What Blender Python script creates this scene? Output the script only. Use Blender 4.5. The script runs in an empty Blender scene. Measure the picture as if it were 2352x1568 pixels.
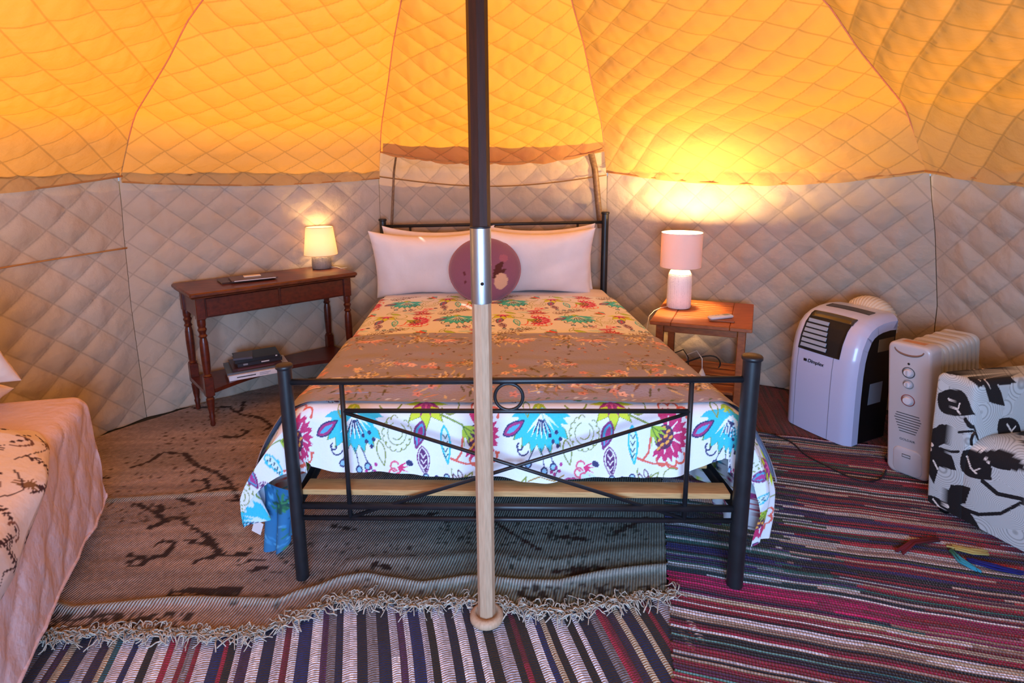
import bpy, math
import numpy as np
from mathutils import Matrix, Vector
rng = np.random.default_rng(7)
R_ = math.radians
scn = bpy.context.scene
COL = scn.collection

# ---------------------------------------------------------------- camera
CAM_H, PITCH, ROLL, FPX = 1.375, .1965, .0068, 1304.
f_ = np.array([0, math.cos(PITCH), -math.sin(PITCH)])
r_ = np.array([1., 0, 0]); d_ = np.cross(f_, r_)
rx_ = r_*math.cos(ROLL)+d_*math.sin(ROLL); dx_ = -r_*math.sin(ROLL)+d_*math.cos(ROLL)
cam = bpy.data.cameras.new('camera'); camo = bpy.data.objects.new('camera', cam); COL.objects.link(camo)
m = Matrix.Identity(4)
for i in range(3):
    m[i][0] = rx_[i]; m[i][1] = -dx_[i]; m[i][2] = -f_[i]
m[2][3] = CAM_H
camo.matrix_world = m
cam.sensor_width = 36; cam.lens = FPX/2352*36; cam.shift_y = -(784-649)/2352; cam.clip_start = .05
scn.camera = camo

# ---------------------------------------------------------------- light and exposure
scn.view_settings.view_transform = 'Standard'; scn.view_settings.look = 'None'
scn.view_settings.exposure = 0.0; scn.view_settings.gamma = 1
scn.view_settings.use_curve_mapping = False
world = bpy.data.worlds.new('sky'); scn.world = world; world.use_nodes = True
bg = world.node_tree.nodes['Background']; bg.inputs[0].default_value = (.45, .66, 1, 1); bg.inputs[1].default_value = .7

def light(name, kind, loc, energy, color, size=None, aim=None, size_y=None):
    l = bpy.data.lights.new(name, kind); l.energy = energy; l.color = color
    o = bpy.data.objects.new(name, l); COL.objects.link(o); o.location = loc
    if kind == 'AREA':
        l.shape = 'RECTANGLE'; l.size = size; l.size_y = size_y or size
    elif kind == 'POINT': l.shadow_soft_size = size
    elif kind == 'SUN': l.angle = size
    if aim is not None:
        o.rotation_euler = (Vector(aim)-Vector(loc)).to_track_quat('-Z', 'Y').to_euler()
    return o
# sun stands high beyond the bed and glows through the roof canvas
light('sun', 'SUN', (-2.7, 4.3, 3.6), 8.0, (1, .93, .82), R_(1.5), (-.085, 1.52, 0))
# daylight entering through the open tent door behind the camera
light('door_daylight', 'AREA', (.15, -.78, 1.1), 165, (.36, .60, 1.0), 1.3, (.1, 2.4, .3), 1.5)

# ---------------------------------------------------------------- helpers: materials
def lin(h):
    if isinstance(h, str):
        h = h.lstrip('#'); c = [int(h[i:i+2], 16)/255 for i in (0, 2, 4)]
        return tuple(x/12.92 if x <= .04045 else ((x+.055)/1.055)**2.4 for x in c)
    return tuple(h[:3])

def mat(name, color, rough=.6, metal=0., noise=None, bump=None, stretch=None, attr=False, emit=None, translucent=None, coat=0., coords='Object', sheen=0.):
    """noise=(scale, dark hex, amount)   bump=(scale, strength, distance)"""
    mt = bpy.data.materials.new(name); mt.use_nodes = True
    nt = mt.node_tree; b = nt.nodes['Principled BSDF']; N = nt.nodes.new; L = nt.links.new
    b.inputs['Roughness'].default_value = rough; b.inputs['Metallic'].default_value = metal
    b.inputs['Coat Weight'].default_value = coat; b.inputs['Sheen Weight'].default_value = sheen
    src = None
    if attr:
        a = N('ShaderNodeAttribute'); a.attribute_name = 'Col'; src = a.outputs['Color']
    tc = N('ShaderNodeTexCoord'); mp = N('ShaderNodeMapping'); L(tc.outputs[coords], mp.inputs[0])
    if stretch: mp.inputs['Scale'].default_value = stretch
    if noise:
        n = N('ShaderNodeTexNoise'); n.inputs['Scale'].default_value = noise[0]; n.inputs['Detail'].default_value = 5
        L(mp.outputs[0], n.inputs['Vector'])
        mr = N('ShaderNodeMapRange'); L(n.outputs['Fac'], mr.inputs[0]); mr.inputs[1].default_value = .35; mr.inputs[2].default_value = .7
        mr.inputs[4].default_value = noise[2]
        mx = N('ShaderNodeMix'); mx.data_type = 'RGBA'; L(mr.outputs[0], mx.inputs[0])
        if src: L(src, mx.inputs[6])
        else: mx.inputs[6].default_value = (*lin(color), 1)
        mx.inputs[7].default_value = (*lin(noise[1]), 1)
        src = mx.outputs[2]
    if src: L(src, b.inputs['Base Color'])
    else: b.inputs['Base Color'].default_value = (*lin(color), 1)
    if bump:
        n = N('ShaderNodeTexNoise'); n.inputs['Scale'].default_value = bump[0]; n.inputs['Detail'].default_value = 3
        L(mp.outputs[0], n.inputs['Vector'])
        bp = N('ShaderNodeBump'); bp.inputs['Strength'].default_value = bump[1]; bp.inputs['Distance'].default_value = bump[2]
        L(n.outputs['Fac'], bp.inputs['Height']); L(bp.outputs[0], b.inputs['Normal'])
    if emit:
        b.inputs['Emission Color'].default_value = (*lin(emit[0]), 1); b.inputs['Emission Strength'].default_value = emit[1]
    if translucent:
        t = N('ShaderNodeBsdfTranslucent'); t.inputs[0].default_value = (*lin(translucent[0]), 1)
        ms = N('ShaderNodeMixShader'); ms.inputs[0].default_value = translucent[1]
        L(b.outputs[0], ms.inputs[1]); L(t.outputs[0], ms.inputs[2])
        L(ms.outputs[0], nt.nodes['Material Output'].inputs[0])
    return mt

def node_bump_wave(mt, scale, strength, dist, direction='X', dist_amt=1., tint=None, coords='UV', rot=0.):
    """adds ribs (a weave) to a material: a wave texture over the base colour and the bump"""
    nt = mt.node_tree; N = nt.nodes.new; L = nt.links.new; b = nt.nodes['Principled BSDF']
    tc = N('ShaderNodeTexCoord'); mp = N('ShaderNodeMapping'); L(tc.outputs[coords], mp.inputs[0])
    mp.inputs['Rotation'].default_value = (0, 0, rot)
    w = N('ShaderNodeTexWave'); w.bands_direction = direction; w.inputs['Scale'].default_value = scale
    w.inputs['Distortion'].default_value = dist_amt; w.inputs['Detail'].default_value = 1; w.inputs['Detail Scale'].default_value = 1.5
    L(mp.outputs[0], w.inputs['Vector'])
    bp = N('ShaderNodeBump'); bp.inputs['Strength'].default_value = strength; bp.inputs['Distance'].default_value = dist
    L(w.outputs['Fac'], bp.inputs['Height'])
    if b.inputs['Normal'].links: L(b.inputs['Normal'].links[0].from_socket, bp.inputs['Normal'])
    L(bp.outputs[0], b.inputs['Normal'])
    if tint:
        mx = N('ShaderNodeMix'); mx.data_type = 'RGBA'; mx.blend_type = 'MULTIPLY'; mx.inputs[0].default_value = tint
        cr = N('ShaderNodeMapRange'); L(w.outputs['Fac'], cr.inputs[0]); cr.inputs[1].default_value = .1; cr.inputs[2].default_value = .45
        if b.inputs['Base Color'].links: L(b.inputs['Base Color'].links[0].from_socket, mx.inputs[6])
        else: mx.inputs[6].default_value = b.inputs['Base Color'].default_value
        L(cr.outputs[0], mx.inputs[7]); L(mx.outputs[2], b.inputs['Base Color'])
    return mt

# ---------------------------------------------------------------- helpers: objects
def thing(name, label, cat, loc, group=None):
    o = bpy.data.objects.new(name, None); COL.objects.link(o); o.location = loc; o.empty_display_size = .05
    o['label'] = label; o['category'] = cat
    if group: o['group'] = group
    return o
def origin(o):
    p = Vector((0, 0, 0))
    while o is not None: p += o.location; o = o.parent
    return np.array(p)
def tag(o, label=None, cat=None, group=None, kind=None):
    if label: o['label'] = label
    if cat: o['category'] = cat
    if group: o['group'] = group
    if kind: o['kind'] = kind
    return o
def obj(name, mesh, mt, parent=None, smooth=True, at=None, col=None, uv=None, ccol=None):
    """mesh=(verts Nx3 world, faces); children are stored relative to their parent"""
    V, F = mesh; V = np.asarray(V, float)
    base = origin(parent) if parent is not None else (np.array(at, float) if at is not None else np.zeros(3))
    me = bpy.data.meshes.new(name)
    if isinstance(F, np.ndarray):
        k = F.shape[1]; me.vertices.add(len(V)); me.vertices.foreach_set('co', (V-base).ravel())
        me.loops.add(F.size); me.loops.foreach_set('vertex_index', F.ravel().astype(np.int32))
        me.polygons.add(len(F)); me.polygons.foreach_set('loop_start', np.arange(0, F.size, k, dtype=np.int32))
        me.update(calc_edges=True); me.validate()
    else:
        me.from_pydata((V-base).tolist(), [], F)
    if smooth: me.polygons.foreach_set('use_smooth', [True]*len(me.polygons))
    if col is not None:
        ca = me.color_attributes.new('Col', 'FLOAT_COLOR', 'POINT')
        ca.data.foreach_set('color', np.hstack([col, np.ones((len(col), 1))]).astype(np.float32).ravel())
    if ccol is not None:
        ca = me.color_attributes.new('Col', 'FLOAT_COLOR', 'CORNER')
        cc = np.repeat(ccol, F.shape[1], axis=0)
        ca.data.foreach_set('color', np.hstack([cc, np.ones((len(cc), 1))]).astype(np.float32).ravel())
    if uv is not None:
        ul = me.uv_layers.new(name='UVMap'); idx = np.asarray(F).ravel() if isinstance(F, np.ndarray) else np.array([i for f in F for i in f])
        ul.data.foreach_set('uv', uv[idx].astype(np.float32).ravel())
    if mt: me.materials.append(mt)
    o = bpy.data.objects.new(name, me); COL.objects.link(o)
    if parent is not None: o.parent = parent
    elif at is not None: o.location = at
    if smooth == 'auto':
        me.set_sharp_from_angle(angle=R_(35))
    return o
def gridf(nu, nv):
    i = np.arange(nu-1)[:, None]; j = np.arange(nv-1)[None, :]; a = (i*nv+j).ravel()
    return np.stack([a, a+nv, a+nv+1, a+1], 1)
def join(*ms):
    V = []; F = []; n = 0
    for v, f in ms:
        v = np.asarray(v, float); V.append(v)
        F += [[i+n for i in q] for q in (f.tolist() if isinstance(f, np.ndarray) else f)]; n += len(v)
    return np.vstack(V), F
def box(x0, x1, y0, y1, z0, z1, b=0.003):
    """box with chamfered vertical and top edges in local coordinates"""
    b = min(b, (x1-x0)*.45, (y1-y0)*.45, (z1-z0)*.45)
    V = []; F = []
    for z, e in ((z0, b), (z0+b, 0), (z1-b, 0), (z1, b)):
        X0, X1, Y0, Y1 = x0+e, x1-e, y0+e, y1-e; c = b
        V += [(X0+c, Y0, z), (X1-c, Y0, z), (X1, Y0+c, z), (X1, Y1-c, z), (X1-c, Y1, z), (X0+c, Y1, z), (X0, Y1-c, z), (X0, Y0+c, z)]
    for k in range(3):
        for i in range(8):
            j = (i+1) % 8; F.append([k*8+i, k*8+j, k*8+8+j, k*8+8+i])
    F.append(list(range(7, -1, -1))); F.append(list(range(24, 32)))
    return np.array(V), F
def xf(mesh, fn):
    V, F = mesh; return fn(np.asarray(V, float)), F
def frame(o, u, v, w=(0, 0, 1)):
    A = np.array([u, v, w], float); o = np.array(o, float)
    return lambda V: V@A+o
def tube(path, r, n=8, close=False, caps=True):
    P = np.array(path, float); m_ = len(P); V = []; F = []
    rr = np.full(m_, r) if np.isscalar(r) else np.array(r)
    up = None
    for i in range(m_):
        t = (P[(i+1) % m_]-P[i-1]) if close else (P[min(i+1, m_-1)]-P[max(i-1, 0)])
        t = t/(np.linalg.norm(t)+1e-12)
        if up is None: up = np.array([0, 0, 1.]) if abs(t[2]) < .9 else np.array([1., 0, 0])
        a = np.cross(t, up); a /= np.linalg.norm(a)+1e-12; b = np.cross(a, t); up = b
        for k in range(n):
            th = 2*math.pi*k/n; V.append(P[i]+rr[i]*(a*math.cos(th)+b*math.sin(th)))
    for i in range(m_ if close else m_-1):
        for k in range(n):
            F.append([i*n+k, i*n+(k+1) % n, ((i+1) % m_)*n+(k+1) % n, ((i+1) % m_)*n+k])
    if caps and not close: F += [list(range(n))[::-1], [(m_-1)*n+k for k in range(n)]]
    return np.array(V), F
def rod(a, b, r, n=10): return tube([a, b], r, n)
def lathe(prof, c=(0, 0, 0), n=32, axis=None):
    V = []; F = []; m_ = len(prof)
    for i in range(n):
        t = 2*math.pi*i/n
        for r, z in prof: V.append((r*math.cos(t), r*math.sin(t), z))
    for i in range(n):
        for k in range(m_-1): F.append([i*m_+k, ((i+1) % n)*m_+k, ((i+1) % n)*m_+k+1, i*m_+k+1])
    V = np.array(V)
    if axis is not None:
        q = Vector((0, 0, 1)).rotation_difference(Vector(axis)).to_matrix(); V = V@np.array(q).T
    return V+np.array(c), F

# ---------------------------------------------------------------- helpers: printing flat patterns as vertex colours
class Paint:
    def __init__(s, X, Y, C): s.X, s.Y, s.C = X, Y, C
    def _box(s, x0, x1, y0, y1): return np.nonzero((s.X >= x0) & (s.X <= x1) & (s.Y >= y0) & (s.Y <= y1))[0]
    def fill(s, pts, c):
        p = np.array(pts, float); i = s._box(p[:, 0].min(), p[:, 0].max(), p[:, 1].min(), p[:, 1].max())
        if not len(i): return
        x, y = s.X[i], s.Y[i]; ins = np.zeros(len(i), bool)
        for k in range(len(p)):
            x1, y1 = p[k-1]; x2, y2 = p[k]
            if y1 == y2: continue
            cr = ((y1 > y) != (y2 > y)) & (x < (x2-x1)*(y-y1)/(y2-y1)+x1); ins ^= cr
        s.C[i[ins]] = lin(c)
    def stroke(s, pts, w, c):
        p = np.array(pts, float); w = w/2
        for a, b in zip(p[:-1], p[1:]):
            i = s._box(min(a[0], b[0])-w, max(a[0], b[0])+w, min(a[1], b[1])-w, max(a[1], b[1])+w)
            if not len(i): continue
            q = np.stack([s.X[i], s.Y[i]], 1)-a; d = b-a; L2 = d@d+1e-9
            t = np.clip(q@d/L2, 0, 1)[:, None]; s.C[i[np.linalg.norm(q-t*d, axis=1) < w]] = lin(c)
    def ell(s, cx, cy, rx, ry, rot, c):
        r = max(rx, ry); i = s._box(cx-r, cx+r, cy-r, cy+r); t = R_(rot)
        x = s.X[i]-cx; y = s.Y[i]-cy; u = x*math.cos(t)+y*math.sin(t); v = -x*math.sin(t)+y*math.cos(t)
        s.C[i[(u/rx)**2+(v/ry)**2 < 1]] = lin(c)
    def leaf(s, x0, y0, x1, y1, w, c, out=None, ow=3, vein=None):
        d = np.array([x1-x0, y1-y0], float); L = np.linalg.norm(d); d /= L; n = np.array([-d[1], d[0]])
        T = np.linspace(0, 1, 12); wd = w*np.sin(np.pi*T**.8)
        P = [np.array([x0, y0])+d*L*t+n*q for t, q in zip(T, wd)]+[np.array([x0, y0])+d*L*t-n*q for t, q in zip(T[::-1], wd[::-1])]
        if c: s.fill(P, c)
        if vein: s.stroke([(x0, y0), (x1, y1)], ow*.7, vein)
        if out: s.stroke(P+[P[0]], ow, out)
    def spiky(s, cx, cy, r0, r1, a0, a1, n, c):
        P = [(cx, cy)]
        for k in range(2*n+1):
            a = R_(a0+(a1-a0)*k/(2*n)); r = r1 if k % 2 else r0; P.append((cx+r*math.cos(a), cy+r*math.sin(a)))
        s.fill(P, c)
    def arc(s, cx, cy, r, a0, a1, w, c, n=14, r2=None):
        r2 = r if r2 is None else r2
        s.stroke([(cx+(r+(r2-r)*k/n)*math.cos(R_(a0+(a1-a0)*k/n)), cy+(r+(r2-r)*k/n)*math.sin(R_(a0+(a1-a0)*k/n))) for k in range(n+1)], w, c)

def wav(x, y, s, k, seed=0):
    """smooth pseudo noise, sum of sines"""
    g = np.random.default_rng(seed); o = 0
    for i in range(k):
        a = g.uniform(0, 6.28); f = s*g.uniform(.6, 1.7); o = o+np.sin(f*(x*math.cos(a)+y*math.sin(a))+g.uniform(0, 6.28))
    return o/k**.5

# ---------------------------------------------------------------- shared materials
M_iron = mat('black powder coated steel', '#15171c', .42, noise=(30, '#22252c', .5), bump=(400, .12, .001))
M_pine = mat('pale pine', '#c9a06a', .55, noise=(14, '#9b7040', .6), stretch=(1, 12, 12), bump=(60, .15, .001))

# ================================================================= TENT
PC = np.array([-.085, 1.52])                      # the centre pole
RIBS = [31, 72.7, 109, 143, 179, 215, 251, 287, 323, 355, 391]
WZ = [0, .65, 1.05, 1.37]
RR = {31: [2.76, 2.72, 2.58, 2.42], 355: [2.76, 2.72, 2.58, 2.42], 391: [2.76, 2.72, 2.58, 2.42]}
RD = [2.5, 2.5, 2.46, 2.41]
ROOF = np.array([(2.41, 1.37), (2.13, 1.645), (1.72, 1.84), (1.5, 1.97), (1.18, 2.09), (.85, 2.27), (.5, 2.56), (.2, 2.92), (.07, 3.16)])
seg = np.r_[0, np.cumsum(np.linalg.norm(np.diff(ROOF, axis=0), axis=1))]; ROOF_L = seg[-1]
def smooth_interp(x, xp, fp):
    return (np.interp(x-.04, xp, fp)+np.interp(x, xp, fp)*2+np.interp(x+.04, xp, fp))/4
def rib_r(a, z): return np.interp(z, WZ, RR.get(a, RD))
def tent_pt(k, t, s):
    """k panel, t 0..1 across, s: arc height, 0..1.37 wall, above that the roof"""
    a0, a1 = RIBS[k], RIBS[k+1]; A0, A1 = R_(a0), R_(a1)
    s = np.asarray(s, float); roof = s > 1.37
    q = np.clip(s-1.37, 0, None)
    r_roof = smooth_interp(q, seg, ROOF[:, 0]); z_roof = smooth_interp(q, seg, ROOF[:, 1])
    r0 = np.where(roof, r_roof, rib_r(a0, s)); r1 = np.where(roof, r_roof, rib_r(a1, s))
    r0 = np.where(roof, r0+(rib_r(a0, 1.37)-2.41)*np.clip(1-q/.4, 0, 1), r0); r1 = np.where(roof, r1+(rib_r(a1, 1.37)-2.41)*np.clip(1-q/.4, 0, 1), r1)
    z = np.where(roof, z_roof, s)
    cx = (1-t)*r0*math.cos(A0)+t*r1*math.cos(A1); cy = (1-t)*r0*math.sin(A0)+t*r1*math.sin(A1)
    A = A0+(A1-A0)*t; r = (1-t)*r0+t*r1
    w = np.where(roof, .12+.5*np.clip(1-q/.3, 0, 1), .62)
    x = cx*(1-w)+r*np.cos(A)*w; y = cy*(1-w)+r*np.sin(A)*w
    z = z-np.where(roof, .05*np.sin(math.pi*t)*np.clip(q/.5, 0, 1), 0)
    return np.stack([x+PC[0], y+PC[1], z], -1)
def quilt_sheet(k, s0f, s1, du, puff, inset, seed):
    a = R_(RIBS[k+1]-RIBS[k])*2.4; nu = max(12, int(a/du)); nv = max(12, int((s1-s0f(.5))/du))
    t = np.linspace(0, 1, nu)[:, None]*np.ones((1, nv))
    j = np.linspace(0, 1, nv)[None, :]*np.ones((nu, 1))
    s = s0f(t)+(s1-s0f(t))*j
    P = tent_pt(k, t, s)
    X = (t-.5)*a; rr = np.hypot(P[..., 0]-PC[0], P[..., 1]-PC[1])
    Xq = (t-.5)*R_(RIBS[k+1]-RIBS[k])*rr                          # true width so cells keep their size
    Xq = Xq+.02*wav(X, s, 3, 4, seed); Y = s+.02*wav(X, s, 3, 4, seed+9)
    u = Xq/.20+Y/.185; v = Xq/.20-Y/.185
    wu, wv = {0: (1, .55), 9: (1, .35), 3: (.35, 1), 2: (1, .8), 8: (1, .4)}.get(k, (1, 1)) if s1 > 2 else {0: (1, .8), 9: (.9, 1)}.get(k, (1, 1))
    h = (1-wu+wu*np.abs(np.sin(math.pi*u))**.42)*(1-wv+wv*np.abs(np.sin(math.pi*v))**.42)
    wr = wav(Xq, Y, 38, 9, seed+3)*.0016+wav(Xq, Y, 12, 7, seed+5)*.0035+wav(Xq*3, Y, 30, 6, seed+15)*.0011
    gu = np.gradient(P, axis=0); gv = np.gradient(P, axis=1); n = np.cross(gu, gv)
    n /= np.linalg.norm(n, axis=-1, keepdims=True)+1e-9
    c = np.array([PC[0], PC[1], 1.0])-P; sg = np.sign((n*c).sum(-1, keepdims=True)); n *= sg
    edge = np.minimum(1, np.minimum(t, 1-t)*12)
    ins = inset(t, s) if callable(inset) else inset
    d = (h*puff+wr*(puff > 0))*edge+ins
    P = P+n*d[..., None]
    F = gridf(nu, nv); uv = np.stack([Xq.ravel(), Y.ravel()], 1)
    return (P.reshape(-1, 3), F), uv

def tent_mat(name, base, glow, amt, stitch, band=0):
    mt = mat(name, base, .85, noise=(5, '#b39a76', .35), bump=(26, .55, .012), coords='Object', translucent=(glow, amt))
    # stitched lines: a diamond lattice of brown thread where the wadding is pinched flat
    nt = mt.node_tree; N = nt.nodes.new; L = nt.links.new; tc = N('ShaderNodeTexCoord'); sp = N('ShaderNodeSeparateXYZ'); L(tc.outputs['UV'], sp.inputs[0])
    def M2(op, a, b):
        q = N('ShaderNodeMath'); q.operation = op
        for i, x in enumerate((a, b)):
            if x is None: continue
            if isinstance(x, float): q.inputs[i].default_value = x
            else: L(x, q.inputs[i])
        return q.outputs[0]
    X = M2('DIVIDE', sp.outputs[0], .20); Y = M2('DIVIDE', sp.outputs[1], .185)
    ls = []
    for op in ('ADD', 'SUBTRACT'):
        q = M2('PINGPONG', M2(op, X, Y), .5); ls.append(q)
    dmin = M2('MINIMUM', ls[0], ls[1])
    mr = N('ShaderNodeMapRange'); L(dmin, mr.inputs[0]); mr.inputs[1].default_value = .008; mr.inputs[2].default_value = .045; mr.inputs[3].default_value = stitch; mr.inputs[4].default_value = 1.
    mr.interpolation_type = 'SMOOTHSTEP'
    if band:      # the lowest strip of the roof lining is doubled and lets less sun through
        m2 = N('ShaderNodeMapRange'); L(sp.outputs[1], m2.inputs[0]); m2.inputs[1].default_value = 1.56; m2.inputs[2].default_value = 1.80; m2.inputs[3].default_value = amt*band; m2.inputs[4].default_value = amt
        L(m2.outputs[0], [x for x in nt.nodes if x.type == 'MIX_SHADER'][0].inputs[0])
    b = nt.nodes['Principled BSDF']; tr = [x for x in nt.nodes if x.type == 'BSDF_TRANSLUCENT'][0]
    for inp in (b.inputs['Base Color'], tr.inputs[0]):
        mx = N('ShaderNodeMix'); mx.data_type = 'RGBA'; mx.blend_type = 'MULTIPLY'; mx.inputs[0].default_value = 1
        if inp.links: L(inp.links[0].from_socket, mx.inputs[6])
        else: mx.inputs[6].default_value = inp.default_value
        L(mr.outputs[0], mx.inputs[7]); L(mx.outputs[2], inp)
    return mt
M_roof = tent_mat('quilted roof lining', '#cfa868', '#ff9408', .44, .74)
M_roof2 = tent_mat('quilted roof lining with doubled edge', '#cfa868', '#ff9408', .44, .74, .42)
M_wall = tent_mat('quilted wall lining', '#bdb0a2', '#e8a050', .05, .80)
M_wallb = tent_mat('quilted back wall lining', '#c2b4a4', '#ffa850', .16, .82)
M_canvas = mat('outer tan canvas', '#a08a64', .9, bump=(300, .2, .002))
M_seam = mat('tan seam binding', '#b98f55', .8, translucent=('#ff9a2a', .3), bump=(200, .3, .002))

M_pipe = mat('cream seam piping', '#e8cfa0', .8, translucent=('#ffb040', .6))
names = {0: 'wall_right', 1: 'wall_back', 2: 'wall_back_left', 3: 'wall_left', 4: 'wall_far_left', 5: 'wall_front_left', 7: 'wall_front_right', 8: 'wall_near_right', 9: 'wall_far_right'}
names = {0: 'wall_back_right', 1: 'wall_back', 2: 'wall_back_left', 3: 'wall_left', 4: 'wall_far_left', 5: 'wall_front_left', 7: 'wall_front_right', 8: 'wall_near_right', 9: 'wall_right'}
ceiling = bpy.data.objects.new('ceiling', None); COL.objects.link(ceiling); ceiling.location = (PC[0], PC[1], 3.16); ceiling['kind'] = 'structure'
for k in range(10):
    vis = k in (0, 1, 2, 3, 9)
    du = .012 if vis else .05
    if k != 6:
        top = 1.62 if k == 1 else 1.385
        msh, uv = quilt_sheet(k, lambda t: 0*t+.004, top, du, .021 if vis else .0, lambda t, s: -.015*np.clip((s-1.2)/.2, 0, 1)-.01, 100+k)
        o = obj(names[k], msh, M_wallb if k == 1 else M_wall, uv=uv); o['kind'] = 'structure'
    hem = {1: lambda t: 1.37+.17-.085*np.sin(math.pi*t), 2: lambda t: 1.37-.045-.03*np.sin(math.pi*t)}.get(k, lambda t: 1.37-.015-.07*np.sin(math.pi*t))
    vis2 = k in (0, 1, 2, 3, 9, 8, 4); du = .013 if vis else (.03 if vis2 else .07)
    msh, uv = quilt_sheet(k, hem, 1.37+ROOF_L, du, .016 if vis2 else 0, lambda t, s: .022*np.clip(1-(s-1.3)/.35, 0, 1), 200+k)
    obj('roof_panel', msh, M_roof if k == 1 else M_roof2, ceiling, uv=uv)
    # bound edge of the roof lining
    T = np.linspace(0.0, 1, 26); P = tent_pt(k, T, hem(T)); c = np.array([PC[0], PC[1], 1.2])-P; c[:, 2] = 0; c /= np.linalg.norm(c, axis=1, keepdims=True)
    obj('hem_binding', tube(P+c*.03, .0045, 6), M_seam, ceiling)
    S = np.linspace(1.40, 1.37+ROOF_L, 40); P = tent_pt(k, 0.0, S)
    obj('rib_piping', tube(P+[0, 0, -.002], .003, 5), M_pipe, ceiling)
    if False:
        S = np.linspace(0.02, 1.40, 24); P = tent_pt(k, 0.0, S); c = np.array([PC[0], PC[1], 1.2])-P; c[:, 2] = 0; c /= np.linalg.norm(c, axis=1, keepdims=True)
        o = obj('trim_%d' % (k+1), tube(P-c*.002, .004, 6), M_wall); o['kind'] = 'structure'
    if k != 6:      # weatherproof outer canvas wall
        t = np.linspace(-.03, 1.03, 16)[:, None]*np.ones((1, 6)); s_ = np.linspace(0.003, 1.33, 6)[None, :]*np.ones((16, 1)); P = tent_pt(k, t, s_)
        c = P-np.array([PC[0], PC[1], 0]); c[..., 2] = 0; c /= np.linalg.norm(c, axis=-1, keepdims=True)
        o = obj('wall_outer', ((P+c*.07).reshape(-1, 3), gridf(16, 6)), M_canvas); o['kind'] = 'structure'
obj('crown_cap', lathe([(.03, 3.20), (.09, 3.19), (.16, 3.12), (.20, 3.02)], (PC[0], PC[1], 0), 24), M_canvas, ceiling)  # unseen cap, added to keep sun from leaking in at the apex
# seam cord and zip tapes on the back wall, folds on the others
def wall_line(name, k, tt, ss, r, mt, off=.012):
    P = tent_pt(k, np.array(tt), np.array(ss)); c = np.array([PC[0], PC[1], 1.2])-P; c[:, 2] = 0; c /= np.linalg.norm(c, axis=1, keepdims=True)
    o = obj(name, tube(P+c*off, r, 6), mt); o['kind'] = 'structure'; return o
M_cord = mat('brown seam cord', '#8a6236', .8)
M_tape = mat('grey brown zip tape', '#6f5238', .5, noise=(60, '#a08060', .5))
T = np.linspace(0, 1, 20)
wall_line('trim_20', 1, T, 1.335-.07*np.sin(math.pi*T), .0042, M_cord, .016)
wall_line('trim_21', 3, T[:15]*1.0, .98-.03*T[:15]*2, .004, M_seam, .014)
S = np.linspace(.30, .95, 16); wall_line('trim_22', 3, .56-.14*np.sin((S-.3)/.65*1.9)+.04, S, .006, M_tape, .02)
def tape(name, t0, t1, s0, s1, w0, w1):
    n = 12; s = np.linspace(s0, s1, n); t = np.linspace(t0, t1, n); ww = np.linspace(w0, w1, n); L = []
    for q in (-1, 1):
        P = tent_pt(1, t+q*ww, s); c = np.array([PC[0], PC[1], 1.2])-P; c[:, 2] = 0; c /= np.linalg.norm(c, axis=1, keepdims=True); L.append(P+c*.022); 
    V = np.vstack([L[0], L[1], L[1]-c.mean(0)*.006, L[0]-c.mean(0)*.006]); F = []
    for a, b in ((0, 1), (1, 2), (2, 3), (3, 0)):
        for i in range(n-1): F.append([a*n+i, a*n+i+1, b*n+i+1, b*n+i])
    o = obj(name, (V, F), M_tape); o['kind'] = 'structure'
tape('trim_23', .955, .93, .98, 1.50, .006, .004)
tape('trim_24', .025, .06, .98, 1.53, .013, .014)

# floor
n = 48; V = [(PC[0], PC[1], 0)]+[(PC[0]+3.2*math.cos(2*math.pi*i/n), PC[1]+3.2*math.sin(2*math.pi*i/n), 0) for i in range(n)]
fl = obj('floor', (np.array(V), [[0, i+1, (i+1) % n+1] for i in range(n)]), mat('dark canvas groundsheet', '#2a2a26', .85, noise=(9, '#1c2424', .7), bump=(120, .4, .003)), smooth=False)
fl['kind'] = 'structure'
# ground outside the tent, seen by the daylight only
V = [(-12, -12, -.03), (12, -12, -.03), (12, 12, -.03), (-12, 12, -.03)]
go = obj('ground', (np.array(V), [[0, 1, 2, 3]]), mat('dry grass', '#6f6b45', .9, noise=(3, '#4e5a30', .8)), smooth=False); go['kind'] = 'structure'

# ================================================================= CENTRE POLE
pb = np.array([-.085, 1.52, 0.012])
pole = thing('tent_pole', 'tall octagonal wooden centre pole with a steel sleeve standing in front of the bed', 'pole', tuple(pb))
M_plain = mat('pale planed wood', '#bb9c80', .65, noise=(18, '#94765a', .5), stretch=(10, 10, 1), bump=(90, .25, .001))
M_darkw = mat('shade darkened wood', '#33110a', .5, noise=(12, '#1c0804', .7), stretch=(10, 10, 1), bump=(90, .2, .001))  # coloured darker than the lower shaft to paint in its backlit shade
M_steel = mat('brushed steel', '#b9bcc0', .42, 1., noise=(40, '#8e9298', .4), stretch=(30, 30, 1), bump=(200, .1, .0005))
def octa(z0, z1, r0, r1, n=8):
    def ax(z): return np.array([pb[0]+.001*z, pb[1], z])
    V, F = tube([ax(z0), ax((z0+z1)/2), ax(z1)], [r0, (r0+r1)/2, r1], n); return V, F
o = obj('lower_shaft', octa(.02, 1.04, .0265, .0265), M_plain, pole, smooth=False); o['label'] = 'pale wooden lower shaft'
o = obj('upper_shaft', octa(1.215, 3.17, .0275, .0275), M_darkw, pole, smooth=False); o['label'] = 'wooden upper shaft coloured dark for its shade'
slv = obj('sleeve', tube([(pb[0]+.001*z, pb[1], z) for z in (1.018, 1.022, 1.22, 1.224)], [.028, .0285, .0285, .028], 28), M_steel, pole, smooth='auto'); slv['label'] = 'brushed steel joining sleeve'
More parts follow.
